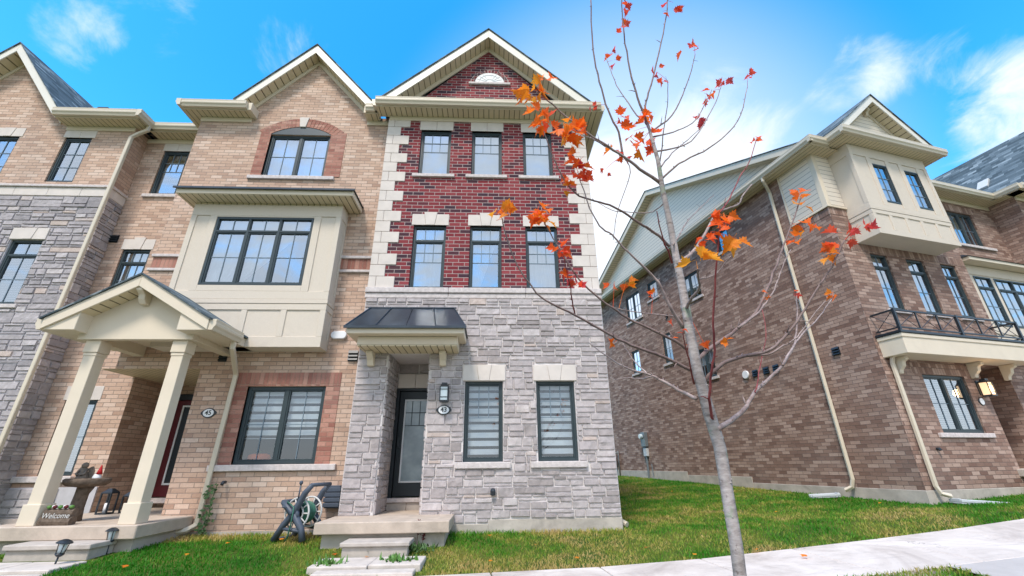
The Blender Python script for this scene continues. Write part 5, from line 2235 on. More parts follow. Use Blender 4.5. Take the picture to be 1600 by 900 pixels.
# --- splash blocks under the downspouts
def splash(u, w, label, ang, l=1.0):
    p = to_world((u, w, 0), TH)
    z = ground_z(p.x, p.y) + .02
    m = MB()
    m.box(-.14, .14, 0, l, .0, .03)
    m.box(-.15, -.11, 0, l, .03, .085)
    m.box(.11, .15, 0, l, .03, .085)
    m.box(-.11, .11, 0, .04, .03, .10)
    o = m.build('splash_block', 'galvanised', None, base=(0, 0, 0), bevel=.008)
    o.location = (p.x, p.y, z)
    o.rotation_euler = (-.06, 0, ang)
    tag(o, label, 'splash block', 'splash blocks below the downspouts')


splash(11.55, 7.05, 'long pale splash block at the front corner of the brown brick house', TH - 1.85, 1.0)
splash(11.0, 9.15, 'short grey splash block beside the side wall of the brown brick house', TH + 1.0, .62)


# --- meters on the side wall
def meters():
    U = 11.22
    t = thing('electric_meter', 'grey electric meter box with conduit on the brown side wall', 'meter', (U, 17.95, .5), TH)
    m = MB()
    m.box(U - .16, U, 17.68, 18.02, 1.72, 2.32)
    m.build('box', 'meter_grey', t, bevel=.01)
    m = MB()
    m.tube([(U - .16, 17.9, 2.15), (U - .28, 17.9, 2.15)], .1, 16)
    m.build('dial', 'lantern_glass', t, bevel=.01)
    m = MB()
    m.box(U - .12, U, 17.72, 17.98, 1.32, 1.66)
    m.build('lower_box', 'galvanised', t, bevel=.008)
    m = MB()
    m.tube([(U - .06, 17.85, 1.32), (U - .06, 17.85, .4)], .045, 8)
    m.tube([(U - .05, 17.55, 1.0), (U - .05, 17.5, .5)], .02, 8)
    m.build('conduit', 'meter_grey', t)
    t = thing('gas_meter', 'small grey gas meter low on the wall near the stone house corner', 'meter', (U, 20.6, .6), TH)
    m = MB()
    m.box(U - .42, U - .14, 20.45, 20.85, .95, 1.35)
    m.build('body', 'meter_grey', t, bevel=.05, segs=3)
    m = MB()
    m.tube([(U - .28, 20.55, 1.35), (U - .28, 20.55, 1.6), (U - .05, 20.4, 1.6), (U - .05, 20.4, .5)], .03, 8)
    m.tube([(U - .28, 20.75, 1.35), (U - .28, 20.75, 1.5), (U - .02, 20.95, 1.5)], .03, 8)
    m.lathe((U - .2, 20.35, 1.5), [(.02, -.03), (.1, -.02), (.1, .02), (.02, .04)], 12)
    m.build('pipe', 'meter_grey', t, smooth=True)


meters()
m = MB()
for k in range(5):
    m.box(2.46 + k * .13, 2.46 + k * .13 + .12, 12.0, 12.025, .0, 1.62 + .01 * (k % 2))
m.box(2.44, 3.10, 12.026, 12.07, .3, .39)
m.box(2.44, 3.10, 12.026, 12.07, 1.25, 1.34)
one('wood_gate', m, 'orange_wood', 'reddish wooden gate glimpsed behind the corner of the stone house', 'gate', (2.7, 12, 0))


# --- hose reel
def hose_reel():
    base = Vector((-3.22, 8.45, ground_z(-3.2, 8.45)))
    t = thing('hose_reel', 'grey plastic hose reel cart with green hose beside the stone pier', 'hose reel', base)
    rz = math.radians(-18)

    def T(p):
        q = Matrix.Rotation(rz, 3, 'Z') @ Vector(p)
        return base + q

    class R(MB):
        def add(self, vs, fs):
            return MB.add(self, [T(p) for p in vs], fs)
    m = R()
    for y in (-.24, .22):
        m.tube([(-.34, y, .02), (-.2, y, .24), (-.03, y, .42), (.06, y, .58), (.14, y, .74), (.26, y, .86)], [.055, .052, .06, .055, .05, .042], 8)
        m.tube([(.22, y + .01, .02), (.16, y + .01, .2), (0.0, y + .01, .38), (-.16, y + .01, .5), (-.28, y + .01, .60)], [.055, .05, .065, .055, .05], 8)
        m.tube([(-.22, y, .20), (.16, y, .16)], .028, 8)
        m.tube([(-.02, y - .03, .40), (-.02, y + .03, .40)], .10, 14)
    m.tube([(.26, -.25, .86), (.26, .23, .86)], .032, 10)
    m.tube([(-.28, -.25, .60), (-.28, .23, .60)], .03, 10)
    m.tube([(-.34, -.24, .02), (-.34, .22, .02)], .035, 8)
    fr = m.build('frame', 'grey_plastic', t, smooth=True)
    c = Vector((-.02, 0, .42))

    def ringp(r, y, n=26):
        return [(c.x + r * math.cos(2 * math.pi * k / n), y, c.z + r * math.sin(2 * math.pi * k / n)) for k in range(n + 1)]
    for y in (-.17, .15):
        m = R()
        m.tube(ringp(.235, y), .016, 6, cap=False)
        m.tube(ringp(.12, y), .014, 6, cap=False)
        for k in range(10):
            a = 2 * math.pi * k / 10
            m.tube([(c.x + .1 * math.cos(a), y, c.z + .1 * math.sin(a)), (c.x + .235 * math.cos(a), y, c.z + .235 * math.sin(a))], .013, 5)
        m.build('drum_flange', 'light_plastic', t, smooth=True)
    m = R()
    for lay, r in enumerate((.12, .14, .16)):
        for k in range(11 - lay):
            y = -.145 + k * .0265 + lay * .012
            m.tube(ringp(r + .004 * math.sin(k * 2.1), y), .0125, 5, cap=False)
    m.tube([(c.x - .2, -.13, c.z), (c.x - .14, -.27, c.z + .18), (c.x + .03, -.30, c.z + .1), (c.x + .02, -.30, c.z - .15), (c.x - .02, -.28, c.z - .34), (c.x - .08, -.26, .02)], .012, 6)
    m.build('hose', 'hose_green', t, smooth=True)
    m = R()
    m.tube([(-.02, -.28, .42), (-.02, -.34, .42), (-.1, -.36, .52), (-.12, -.42, .54)], .016, 8)
    m.build('crank', 'grey_plastic', t, smooth=True)
    m = R()
    m.tube([(.04, -.27, .62), (.05, -.27, .86)], .012, 8)
    m.lathe((.05, -.27, .86), [(.012, 0), (.028, .02), (.03, .05), (.012, .07)], 10)
    m.build('nozzle', 'grey_plastic', t, smooth=True)
    b2 = Vector((-2.98, 8.93, .5))
    m = MB()
    for k in range(4):
        m.box(-3.10, -2.80, 8.90, 9.03, .36 + k * .085, .36 + k * .085 + .07)
    m.box(-3.08, -2.82, 8.93, 9.04, .34, .72)
    one('hose_box', m, 'grey_plastic', 'dark slatted hose hanger on the brick behind the hose reel', 'hose hanger', tuple(b2), bevel=.006)


hose_reel()


# --- porch ornaments of 45
def porch_things():
    bx, by, bz = -7.0, 8.38, .25
    t = thing('bird_bath', 'brown log shaped bird bath carrying two figurines on the porch', 'bird bath', (bx, by, bz))
    rng = random.Random(4)
    m = MB()
    m.tube([(bx, by, bz), (bx + .01, by, bz + .2), (bx + .02, by, bz + .42), (bx + .05, by, bz + .54)], [.13, .10, .095, .12], 12)
    m.build('stem', 'bark_stone', t, smooth=True)
    m = MB()
    m.lathe((bx + .04, by, bz + .52), [(.12, 0), (.26, .02), (.31, .06), (.32, .12), (.29, .14), (.25, .10), (.05, .085)], 22)
    m.build('basin', 'bark_stone', t, smooth=True)
    # winged figurine on the rim
    ax, ay, az = bx - .03, by - .05, bz + .65
    t = thing('angel_figurine', 'bronze winged figurine seated on the bird bath', 'figurine', (ax, ay, az))
    m = MB()
    m.lathe((ax, ay, az), [(.085, -.03), (.09, .02), (.07, .07), (.05, .12), (.055, .155), (.03, .175)], 12)
    m.tube([(ax - .05, ay - .02, az + .14), (ax - .07, ay - .06, az + .08), (ax - .02, ay - .09, az + .06)], .018, 6)
    m.tube([(ax + .05, ay - .02, az + .14), (ax + .07, ay - .06, az + .08), (ax + .02, ay - .09, az + .06)], .018, 6)
    m.build('robe', 'bronze', t, smooth=True)
    m = MB()
    m.lathe((ax, ay - .01, az + .21), [(.02, -.045), (.045, -.02), (.048, .01), (.035, .04), (.01, .052)], 12)
    m.build('head', 'bronze', t, smooth=True)
    for s in (-1, 1):
        m = MB()
        m.prism([(ax + s * .03, az + .17), (ax + s * .10, az + .20), (ax + s * .15, az + .13), (ax + s * .14, az + .03), (ax + s * .10, az - .03), (ax + s * .05, az + .04)], 'y', ay + .03, ay + .05)
        m.build('wing', 'bronze', t, bevel=.008)
    cx, cy, cz = bx + .20, by - .03, bz + .645
    t = thing('gnome_figurine', 'tiny figurine with a red pointed hat on the bird bath', 'figurine', (cx, cy, cz))
    m = MB()
    m.lathe((cx, cy, cz), [(.055, -.03), (.065, .02), (.05, .07), (.03, .085)], 10)
    m.build('body', 'white', t, smooth=True)
    m = MB()
    m.lathe((cx + .02, cy, cz + .075), [(.045, 0), (.03, .06), (.012, .13), (.004, .15)], 10)
    m.build('hat', 'red_paint', t, smooth=True)
    # welcome log
    wx, wy, wz = -6.78, 7.86, .25
    t = thing('welcome_sign', 'dark log sign with white script lettering and flowers at a column foot', 'sign', (wx, wy, wz))
    m = MB()
    m.box(wx - .21, wx + .21, wy - .05, wy + .06, wz, wz + .20)
    m.tube([(wx - .23, wy, wz + .06), (wx + .23, wy, wz + .05)], .075, 10)
    m.tube([(wx - .20, wy + .01, wz + .17), (wx + .22, wy + .01, wz + .17)], .06, 10)
    m.build('log', 'bark_stone', t)
    text_mesh(t, 'Welcome', .105, (wx, wy - .066, wz + .135), 'light_plastic', 'lettering', shear=.2, bold=.0)
    for k in range(9):
        m = MB()
        m.lathe((wx - .17 + k * .042, wy - .02 + .03 * (k % 2), wz + .25), [(.008, -.02), (.034, -.005), (.03, .02), (.01, .032)], 8)
        m.build('flower', ['weed', 'white', 'red_weed', 'meter_grey'][k % 4], t, smooth=True)
    # black candle lanterns by the door
    for (lx, ly, s, lab) in ((-7.42, 9.55, 1.0, 'taller black candle lantern on the porch floor beside the red door'), (-7.18, 9.75, .8, 'shorter black candle lantern tucked behind the taller one')):
        t = thing('candle_lantern', lab, 'lantern', (lx, ly, .25), 0, 'candle lanterns on the porch')
        m = MB()
        h, q = .36 * s, .1 * s
        m.box(lx - q, lx + q, ly - q, ly + q, .25, .28)
        m.box(lx - q, lx + q, ly - q, ly + q, .25 + h, .27 + h)
        m.hexa([(lx - q, ly - q, .27 + h), (lx + q, ly - q, .27 + h), (lx + q, ly + q, .27 + h), (lx - q, ly + q, .27 + h)],
               [(lx - q * .3, ly - q * .3, .34 + h), (lx + q * .3, ly - q * .3, .34 + h), (lx + q * .3, ly + q * .3, .34 + h), (lx - q * .3, ly + q * .3, .34 + h)])
        for i in (-1, 1):
            for j in (-1, 1):
                m.box(lx + i * q * .9 - .012, lx + i * q * .9 + .012, ly + j * q * .9 - .012, ly + j * q * .9 + .012, .28, .25 + h)
        m.build('cage', 'black_metal', t)
        m = MB()
        m.lathe((lx, ly, .28), [(.04 * s, 0), (.04 * s, .16 * s), (.01, .165 * s)], 12)
        m.build('candle', 'white', t, smooth=True)


porch_things()


# --- solar path lights
def path_light(px, py, h, lean, label, s=1.0):
    p = on_ground(px, py)
    t = thing('path_light', label, 'garden light', p, 0, 'solar path lights in the front garden')
    R3 = Matrix.Rotation(lean, 3, 'Y')

    class L(MB):
        def add(self, vs, fs):
            return MB.add(self, [p + R3 @ (Vector(q) - p) for q in vs], fs)
    m = L()
    m.tube([p + Vector((0, 0, -.05)), p + Vector((0, 0, h * .45))], .011 * s, 8)
    m.lathe(p + Vector((0, 0, h * .42)), [(.012, 0), (.03 * s, .01), (.05 * s, .03), (.052 * s, .045), (.02, .05)], 14)
    m.build('stake', 'black_metal', t, smooth=True)
    m = L()
    m.lathe(p + Vector((0, 0, h * .42 + .05)), [(.034 * s, 0), (.044 * s, .10 * s), (.045 * s, .12 * s)], 14)
    m.build('lens', 'lantern_glass', t, smooth=True)
    m = L()
    z0 = h * .42 + .045
    for k in range(4):
        a = math.pi / 4 + k * math.pi / 2
        m.tube([p + Vector((.042 * s * math.cos(a), .042 * s * math.sin(a), z0)), p + Vector((.056 * s * math.cos(a), .056 * s * math.sin(a), z0 + .13 * s))], .006, 6)
    m.lathe(p + Vector((0, 0, z0 + .12 * s)), [(.05 * s, 0), (.092 * s, .004), (.09 * s, .014), (.06 * s, .035), (.03 * s, .048), (.005, .05)], 18)
    m.build('cap', 'black_metal', t)


path_light(84, 886, .27, math.radians(7), 'black solar path light on the lawn edge beside the garden path')
path_light(166, 866, .33, math.radians(-1), 'upright black solar path light in front of the right porch column')
path_light(7, 856, .30, math.radians(12), 'leaning black solar path light at the left edge by the porch slab')

# --- pumpkin and stand seen through the windows
t = thing('pumpkin', 'orange pumpkin behind the glass of the russet framed window', 'pumpkin', (-4.66, 9.42, 1.14))
m = MB()
for k in range(9):
    a = 2 * math.pi * k / 9
    m.lathe((-4.66 + .10 * math.cos(a), 9.42 + .06 * math.sin(a), 1.14), [(.03, 0), (.10, .03), (.12, .085), (.10, .14), (.03, .165)], 10)
m.build('flesh', 'orange', t, smooth=True)
m = MB()
m.tube([(-4.66, 9.42, 1.29), (-4.65, 9.42, 1.35)], .016, 8)
m.build('stalk', 'ivy', t, smooth=True)
m = MB()
m.box(-4.95, -3.45, 9.30, 9.55, 1.06, 1.135)
one('window_shelf', m, 'white', 'white shelf inside the russet framed window', 'shelf', (-4.2, 9.4, 1.06))
t = thing('plant_stand', 'dark post with a scrolled bracket standing behind the bay window', 'stand', (-4.55, 8.84, 4.66))
m = MB()
m.tube([(-4.55, 8.82, 4.62), (-4.55, 8.82, 5.55)], .06, 10)
m.lathe((-4.55, 8.82, 5.55), [(.06, 0), (.075, .01), (.075, .03), (.03, .05)], 12)
m.build('post', 'black_metal', t)
m = MB()
m.tube([(-4.5, 8.80, 5.30), (-4.28, 8.80, 5.33), (-4.18, 8.80, 5.33)], .012, 8)
m.tube([(-4.49, 8.80, 4.80), (-4.36, 8.80, 5.05), (-4.29, 8.80, 5.2), (-4.27, 8.80, 5.28), (-4.31, 8.80, 5.3), (-4.34, 8.80, 5.25), (-4.31, 8.80, 5.21)], .012, 8)
m.build('bracket', 'black_metal', t)


# ================================================================== plants at the walls
def leaf_quad(m, p, d, n, l, w):
    d, n = d.normalized(), n.normalized()
    s = d.cross(n).normalized()
    a = p + d * l * .45 + s * w / 2
    b = p + d * l * .45 - s * w / 2
    m.add([p, a, p + d * l + n * l * .1, b], [(0, 1, 2, 3)])


def weed(px, py, n, h, mat, label, cat='weed', spread=.10, name='weed_clump', blade=.1, pos=None):
    p = pos or on_ground(px, py, .02)
    rng = random.Random(int(px * 7 + py))
    m = MB()
    for k in range(n):
        a = rng.uniform(0, 6.28)
        e = rng.uniform(.25, 1.3)
        d = Vector((math.cos(a) * math.cos(e), math.sin(a) * math.cos(e), math.sin(e)))
        q = p + Vector((rng.gauss(0, spread), rng.gauss(0, spread * .6), rng.uniform(0, h)))
        leaf_quad(m, q, d, Vector((rng.gauss(0, .4), rng.gauss(0, .4), 1)), blade * rng.uniform(.6, 1.3), blade * .38)
    one(name, m, mat, label, cat, tuple(p), solid=False)


weed(622, 884, 90, .05, 'weed', 'largest leafy weeds, spilling over the paver on the red stalk side', blade=.12)
weed(510, 890, 90, .04, 'weed', 'low green weeds at the front edge of the paver near the hose reel', blade=.12, spread=.10)
weed(655, 862, 80, .06, 'ivy', 'weeds growing at the right end of the precast step', blade=.09)
weed(580, 868, 16, .05, 'weed', 'sprig of weed in the joint between the pavers', blade=.09, spread=.05)


def red_weed():
    p = on_ground(651, 856)
    t = thing('dock_stalk', 'dry dark red seed stalk standing in front of the concrete porch', 'weed', p)
    rng = random.Random(2)
    for dx, h in ((0, .38), (.09, .24)):
        m = MB()
        a = p + Vector((dx, 0, 0))
        m.tube([a, a + Vector((.0, 0, h * .5)), a + Vector((.015 if not dx else .05, 0, h))], .004, 5)
        for k in range(60):
            q = a + Vector((rng.gauss(.01, .012), rng.gauss(0, .012), h * rng.uniform(.45, 1.02)))
            leaf_quad(m, q, Vector((rng.gauss(0, 1), rng.gauss(0, 1), .6)), Vector((0, -1, .3)), .03, .016)
        m.build('stalk', 'red_weed', t, solid=False)


red_weed()


def vine():
    p = Vector((-5.15, 8.94, -.08))
    t = thing('climbing_vine', 'green vine climbing the tan brick beside the white downspout', 'vine', p)
    rng = random.Random(8)
    m = MB()
    m.tube([p, p + Vector((.03, .02, .3)), p + Vector((.0, .04, .55)), p + Vector((.05, .04, .85))], .008, 6)
    m.build('stem', 'ivy', t)
    m = MB()
    for k in range(75):
        z = rng.uniform(0, .85)
        q = p + Vector((rng.gauss(0, .045), rng.uniform(-.06, .06), z))
        leaf_quad(m, q, Vector((rng.gauss(0, 1), -abs(rng.gauss(0, .6)), rng.gauss(-.3, .6))), Vector((0, -1, .4)), .075, .05)
    m.build('foliage', 'ivy', t, solid=False)


vine()


# ================================================================== the young maple on the boulevard
LEAF = [(0, 0), (.10, .05), (.30, .02), (.24, .16), (.46, .20), (.40, .30), (.60, .46), (.38, .48), (.32, .58), (.20, .52), (.24, .72), (.12, .72),
        (0, 1.0), (-.12, .72), (-.24, .72), (-.20, .52), (-.32, .58), (-.38, .48), (-.60, .46), (-.40, .30), (-.46, .20), (-.24, .16), (-.30, .02), (-.10, .05)]


def add_leaf(m, p, size, rng, tint, facing=None, stalk=True):
    """one lobed maple leaf, folded along its midrib and curled, hanging from p"""
    a = rng.uniform(0, 6.28)
    down = Vector((math.cos(a) * .7, math.sin(a) * .7, rng.uniform(-.9, .35))).normalized()
    nrm = (facing or Vector((rng.gauss(0, .6), rng.gauss(-.5, .5), rng.gauss(.5, .5)))).normalized()
    nrm = (nrm - down * nrm.dot(down)).normalized()
    s = down.cross(nrm)
    fold, curl = rng.uniform(.15, .75), rng.uniform(-.4, .7)
    m.cur = tint
    st = size * rng.uniform(.12, .4) if stalk else 0
    p2 = p + down * st
    if stalk:
        m.add([p, p + s * .002, p2 + s * .002, p2], [(0, 1, 2, 3)])
    vs = [p2 + down * .38 * size * 1.0]
    for (u, v) in LEAF:
        u *= rng.uniform(.92, 1.06)
        z = abs(u) * fold - curl * (v - .3) ** 2 + rng.gauss(0, .015)
        vs.append(p2 + (s * u * .95 + down * v + nrm * z) * size)
    n = len(LEAF)
    m.add(vs, [(0, i + 1, (i + 1) % n + 1) for i in range(n)])


def maple():
    TY = 2.45
    base = at_y(1157, 900, TY)
    gz = ground_z(base.x, KERB_Y + .2)
    root = Vector((base.x + .03, TY, gz))
    T = thing('maple_tree', 'young maple with pale trunk, thin bare branches and few orange leaves', 'tree', root)
    tr = [(1157, 905, 22), (1150, 850, 22), (1138, 780, 21), (1125, 700, 21), (1108, 645, 21), (1090, 580, 18), (1078, 520, 16), (1068, 460, 14.5), (1056, 400, 12.5),
          (1047, 350, 11), (1036, 300, 9), (1028, 250, 7), (1018, 215, 5.5), (1012, 192, 4)]
    pts, rad = [root, root + Vector((-.005, 0, .12))], [.065, .052]
    for x, y, w in tr:
        p = at_y(x, y, TY + .04 * math.sin(y * .02))
        d = (p - CAM_POS).dot(AF)
        pts.append(p)
        rad.append(w * .88 / 2 / F_PX * d)
    m = MB()
    m.tube(pts, rad, 14)
    rng = random.Random(5)
    for k in range(26):                       # branch scars and lenticels
        i = rng.randrange(3, len(pts) - 3)
        s = rng.random()
        c = pts[i].lerp(pts[i + 1], s)
        r = rad[i] * (1 - s) + rad[i + 1] * s
        a = rng.uniform(0, 6.28)
        d = Vector((math.cos(a), math.sin(a), 0))
        m.tube([c + d * r * .7, c + d * (r + .004)], [r * .34, r * .12], 6)
    trunk = m.build('trunk', 'bark', T, smooth=True)

    # branches: pixel path, widths at both ends, depth of the tip relative to the trunk, bark
    B = [
        ([(1122, 670), (1147, 654), (1166, 635), (1179, 613), (1196, 596), (1222, 571), (1237, 548), (1243, 528), (1246, 490), (1245, 460)], 9, 1.6, .55, 'branch_bark'),
        ([(1222, 571), (1240, 540), (1253, 523), (1280, 495), (1300, 467)], 4, 1.3, .7, 'branch_bark'),
        ([(1180, 613), (1183, 600), (1190, 560), (1197, 520), (1190, 480)], 2.2, 1.0, .5, 'twig_red'),
        ([(1097, 600), (1113, 582), (1135, 565), (1165, 556), (1196, 550), (1218, 535), (1245, 503), (1273, 457), (1300, 417), (1320, 375)], 7, 2.0, -.35, 'branch_dark'),
        ([(1165, 556), (1200, 553), (1225, 540), (1245, 527), (1265, 500), (1290, 470)], 4, 1.2, -.1, 'branch_bark'),
        ([(1088, 563), (1109, 545), (1132, 529), (1154, 512), (1181, 488), (1203, 440), (1222, 390), (1237, 350), (1252, 308)], 7, 1.8, .35, 'branch_dark'),
        ([(1154, 512), (1180, 492), (1198, 472), (1213, 445), (1225, 410), (1236, 390)], 4, 1.2, .2, 'branch_bark'),
        ([(1113, 656), (1109, 624), (1111, 586), (1116, 548), (1115, 495), (1118, 435), (1123, 373), (1125, 352)], 4.6, 2.4, -.5, 'twig_red'),
        ([(1072, 484), (1078, 470), (1092, 450), (1091, 430), (1090, 420)], 6, 3, -.45, 'branch_bark'),
        ([(1091, 436), (1108, 433), (1120, 427), (1130, 415), (1142, 400)], 2.4, 1.2, -.2, 'branch_bark'),
        ([(1060, 412), (1083, 393), (1103, 363), (1117, 337), (1130, 328), (1153, 320), (1160, 307), (1175, 288)], 7, 1.8, .3, 'branch_bark'),
        ([(1125, 332), (1140, 310), (1157, 275), (1170, 255), (1183, 215)], 2.6, 1.1, .4, 'twig_red'),
        ([(1088, 623), (1060, 609), (1030, 592), (1011, 584), (988, 578), (958, 563), (920, 535)], 6.5, 1.3, .35, 'branch_bark'),
        ([(1020, 588), (1000, 592), (980, 590), (962, 593)], 2.6, 1.0, .2, 'branch_bark'),
        ([(1011, 584), (992, 565), (978, 545), (968, 525)], 2.4, 1.0, .2, 'branch_bark'),
        ([(1083, 580), (1049, 563), (1015, 550), (977, 535), (950, 521), (900, 493), (853, 470), (827, 443), (803, 403), (790, 365), (783, 338)], 6, 1.7, -.45, 'branch_dark'),
        ([(1076, 546), (1045, 528), (1015, 513), (984, 499), (958, 482), (920, 452), (893, 420), (875, 390), (860, 365), (848, 345)], 5.5, 1.6, -.25, 'branch_dark'),
        ([(898, 493), (893, 460), (886, 425), (882, 405)], 2.6, 1.2, -.3, 'twig_red'),
        ([(1068, 512), (1050, 486), (1033, 450), (1020, 430), (980, 393), (957, 367), (937, 353), (922, 325), (912, 297), (903, 270)], 6, 1.4, -.3, 'branch_bark'),
        ([(1062, 495), (1040, 493), (1010, 490), (980, 485), (958, 480)], 2.6, 1.0, .3, 'branch_bark'),
        ([(1046, 385), (1023, 363), (997, 347), (967, 327), (937, 316), (905, 306), (890, 293), (876, 270), (861, 238), (850, 205)], 5, 1.6, -.4, 'branch_dark'),
        ([(1034, 287), (1000, 263), (973, 244), (942, 224), (913, 204), (884, 181), (856, 157), (838, 142)], 6, 1.7, -.4, 'branch_bark'),
        ([(972, 243), (945, 228), (915, 212), (896, 200)], 3, 1.3, -.45, 'branch_bark'),
        ([(973, 243), (967, 207), (950, 173), (937, 127), (927, 77), (923, -5)], 3.6, 2.0, -.2, 'branch_dark'),
        ([(1016, 205), (1000, 163), (987, 123), (977, 67), (972, 17), (971, -8)], 4.2, 1.6, -.2, 'branch_dark'),
        ([(1010, 195), (1008, 167), (1017, 133), (1033, 67), (1042, 17), (1043, -8)], 3.6, 1.6, .2, 'branch_dark'),
        ([(1018, 205), (1050, 180), (1070, 140), (1080, 110), (1086, 85)], 3, 1.2, .3, 'branch_dark'),
        ([(1020, 215), (1060, 203), (1087, 187), (1105, 155), (1112, 140)], 2.8, 1.1, .4, 'branch_bark'),
        ([(1024, 237), (1060, 230), (1087, 213), (1113, 170), (1127, 135)], 3, 1.1, .2, 'branch_bark'),
        ([(1032, 262), (1050, 240), (1075, 218), (1100, 195)], 2.6, 1.0, .4, 'branch_bark'),
        ([(1034, 279), (1060, 257), (1100, 236), (1133, 212), (1157, 180), (1168, 136)], 3.6, 1.2, -.1, 'branch_bark'),
        ([(1030, 260), (1038, 195), (1043, 160), (1043, 126)], 2.2, 1.0, -.2, 'branch_dark'),
        ([(1000, 185), (975, 152), (960, 125), (947, 90)], 2.4, 1.0, .1, 'branch_bark'),
        ([(1040, 315), (1020, 331), (985, 332), (955, 328), (925, 310)], 2.2, .9, .4, 'branch_bark'),
        ([(1052, 383), (1075, 345), (1100, 320), (1115, 305)], 2.4, 1.0, .5, 'branch_bark'),
        ([(973, 244), (985, 270), (965, 330), (958, 375)], 1.6, .9, .1, 'branch_dark'),
        ([(1050, 410), (1035, 370), (1026, 330)], 3.2, 1.4, -.3, 'twig_red'),
        ([(1084, 600), (1078, 570), (1070, 540), (1068, 515)], 3, 1.4, -.3, 'twig_red'),
    ]
    # leaves: pixel, size in px, redness, cluster spread, count, index of branch
    LV = [
        (783, 322, 30, .8, 14, 5, 15), (775, 345, 28, .9, 4, 1, 15), (846, 332, 30, .55, 15, 7, 16), (852, 345, 26, .9, 10, 3, 16),
        (872, 388, 26, .25, 10, 6, 17), (892, 440, 26, .1, 12, 6, 17), (850, 180, 30, .55, 12, 8, 20), (832, 140, 30, .9, 12, 8, 21), (845, 128, 24, .7, 10, 4, 21),
        (890, 203, 32, .75, 12, 8, 22), (902, 205, 28, .55, 10, 3, 22), (898, 250, 26, .45, 12, 5, 18), (905, 268, 26, .2, 10, 6, 18), (888, 292, 22, .8, 6, 3, 20),
        (1000, 180, 22, .4, 14, 9, 24), (990, 205, 26, .5, 14, 10, 24), (990, 225, 26, .6, 12, 6, 24), (1012, 182, 20, .2, 12, 5, 25), (968, 190, 22, .3, 10, 5, 23),
        (973, 247, 22, .2, 8, 2, 23), (1003, 222, 24, .3, 12, 4, 24), (978, 30, 16, .1, 8, 4, 24), (971, 8, 16, .1, 8, 4, 24), (969, 42, 15, .1, 6, 2, 24),
        (1035, 18, 15, .1, 6, 2, 25), (1052, 4, 15, .1, 8, 3, 25), (1085, 70, 18, .1, 12, 8, 26), (1030, 130, 16, .15, 8, 4, 31), (1026, 112, 14, .1, 8, 3, 31),
        (957, 95, 15, .1, 5, 2, 32), (962, 78, 14, .1, 4, 1, 32), (1100, 145, 16, .2, 10, 4, 27), (1117, 140, 20, .15, 10, 6, 28), (1132, 125, 15, .1, 6, 3, 28),
        (1090, 185, 16, .15, 8, 3, 29), (1168, 122, 17, .1, 4, 2, 30), (1182, 217, 14, .3, 5, 2, 11),
        (1122, 342, 28, .4, 14, 8, 7), (1140, 350, 30, .55, 10, 3, 7), (1110, 362, 26, .35, 8, 3, 7), (1150, 372, 42, .85, 5, 1, 7), (1100, 375, 26, .3, 8, 2, 7),
        (1088, 408, 44, .95, 4, 2, 8), (1255, 302, 28, .6, 12, 6, 5), (1250, 315, 26, .8, 8, 3, 5), (1252, 350, 26, .55, 10, 4, 5), (1246, 375, 26, .5, 6, 2, 5), (1262, 358, 22, .75, 5, 1, 5),
        (1335, 360, 30, .12, 12, 6, 3), (1300, 385, 28, .25, 10, 3, 3), (1292, 398, 26, .95, 6, 1, 3), (1345, 352, 26, .1, 8, 3, 3),
        (1302, 455, 20, .6, 8, 3, 1), (1240, 458, 14, .2, 5, 1, 0), (1200, 462, 16, .6, 8, 2, 6), (1100, 537, 24, .3, 8, 3, 8), (1058, 520, 18, .3, 12, 4, 37), (1135, 530, 20, .85, 6, 1, 5),
        (960, 440, 22, .35, 14, 6, 19), (978, 440, 20, .8, 6, 2, 19), (960, 535, 18, .5, 6, 2, 14), (1020, 458, 20, .3, 6, 2, 19), (928, 165, 14, .15, 6, 3, 23), (945, 265, 14, .2, 5, 1, 23),
    ]
    rng = random.Random(12)
    obs, tips = [], []
    for bi, (path, w0, w1, dz, mat) in enumerate(B):
        n = len(path)
        # dense, slightly wavering path
        P3, R3 = [], []
        acc = [0]
        for a, b in zip(path, path[1:]):
            acc.append(acc[-1] + math.hypot(b[0] - a[0], b[1] - a[1]))
        for i, (x, y) in enumerate(path):
            s = acc[i] / acc[-1]
            start = 0.0
            for (tp, tt) in tips:
                pass
            yy = TY + dz * (s ** .8)
            p = at_y(x, y, yy)
            P3.append(p)
            d = (p - CAM_POS).dot(AF)
            R3.append((w0 + (w1 - w0) * s ** .7) / 2 / F_PX * d)
        # subdivide (Catmull-Rom)
        Q, RR = [], []
        for i in range(n - 1):
            p0, p1, p2, p3 = P3[max(i - 1, 0)], P3[i], P3[i + 1], P3[min(i + 2, n - 1)]
            for q in range(4):
                t = q / 4
                Q.append(.5 * ((2 * p1) + (p2 - p0) * t + (2 * p0 - 5 * p1 + 4 * p2 - p3) * t * t + (3 * p1 - p0 - 3 * p2 + p3) * t ** 3)
                         + Vector((rng.gauss(0, .0015), rng.gauss(0, .003), rng.gauss(0, .0015))))
                RR.append(R3[i] * (1 - t) + R3[i + 1] * t)
        Q.append(P3[-1])
        RR.append(R3[-1])
        m = MB()
        m.tube(Q, RR, 7)
        for k in range(max(3, len(Q) // 2)):          # short side shoots and buds
            i = rng.randrange(2, len(Q) - 1)
            d = (Q[i] - Q[i - 1]).normalized()
            sd = Vector((rng.gauss(0, 1), rng.gauss(0, 1), rng.gauss(.6, .6)))
            sd = (sd - d * sd.dot(d)).normalized() * .8 + d * .6
            l = rng.choice((.008, .012, .02, .06 if rng.random() < .35 else .015))
            e = Q[i] + sd.normalized() * (l + RR[i])
            m.tube([Q[i], Q[i].lerp(e, .6) + Vector((0, 0, l * .08)), e], [RR[i] * .5, RR[i] * .38, .0008], 5)
        o = m.build('branch', mat, T, smooth=True)
        obs.append(o)
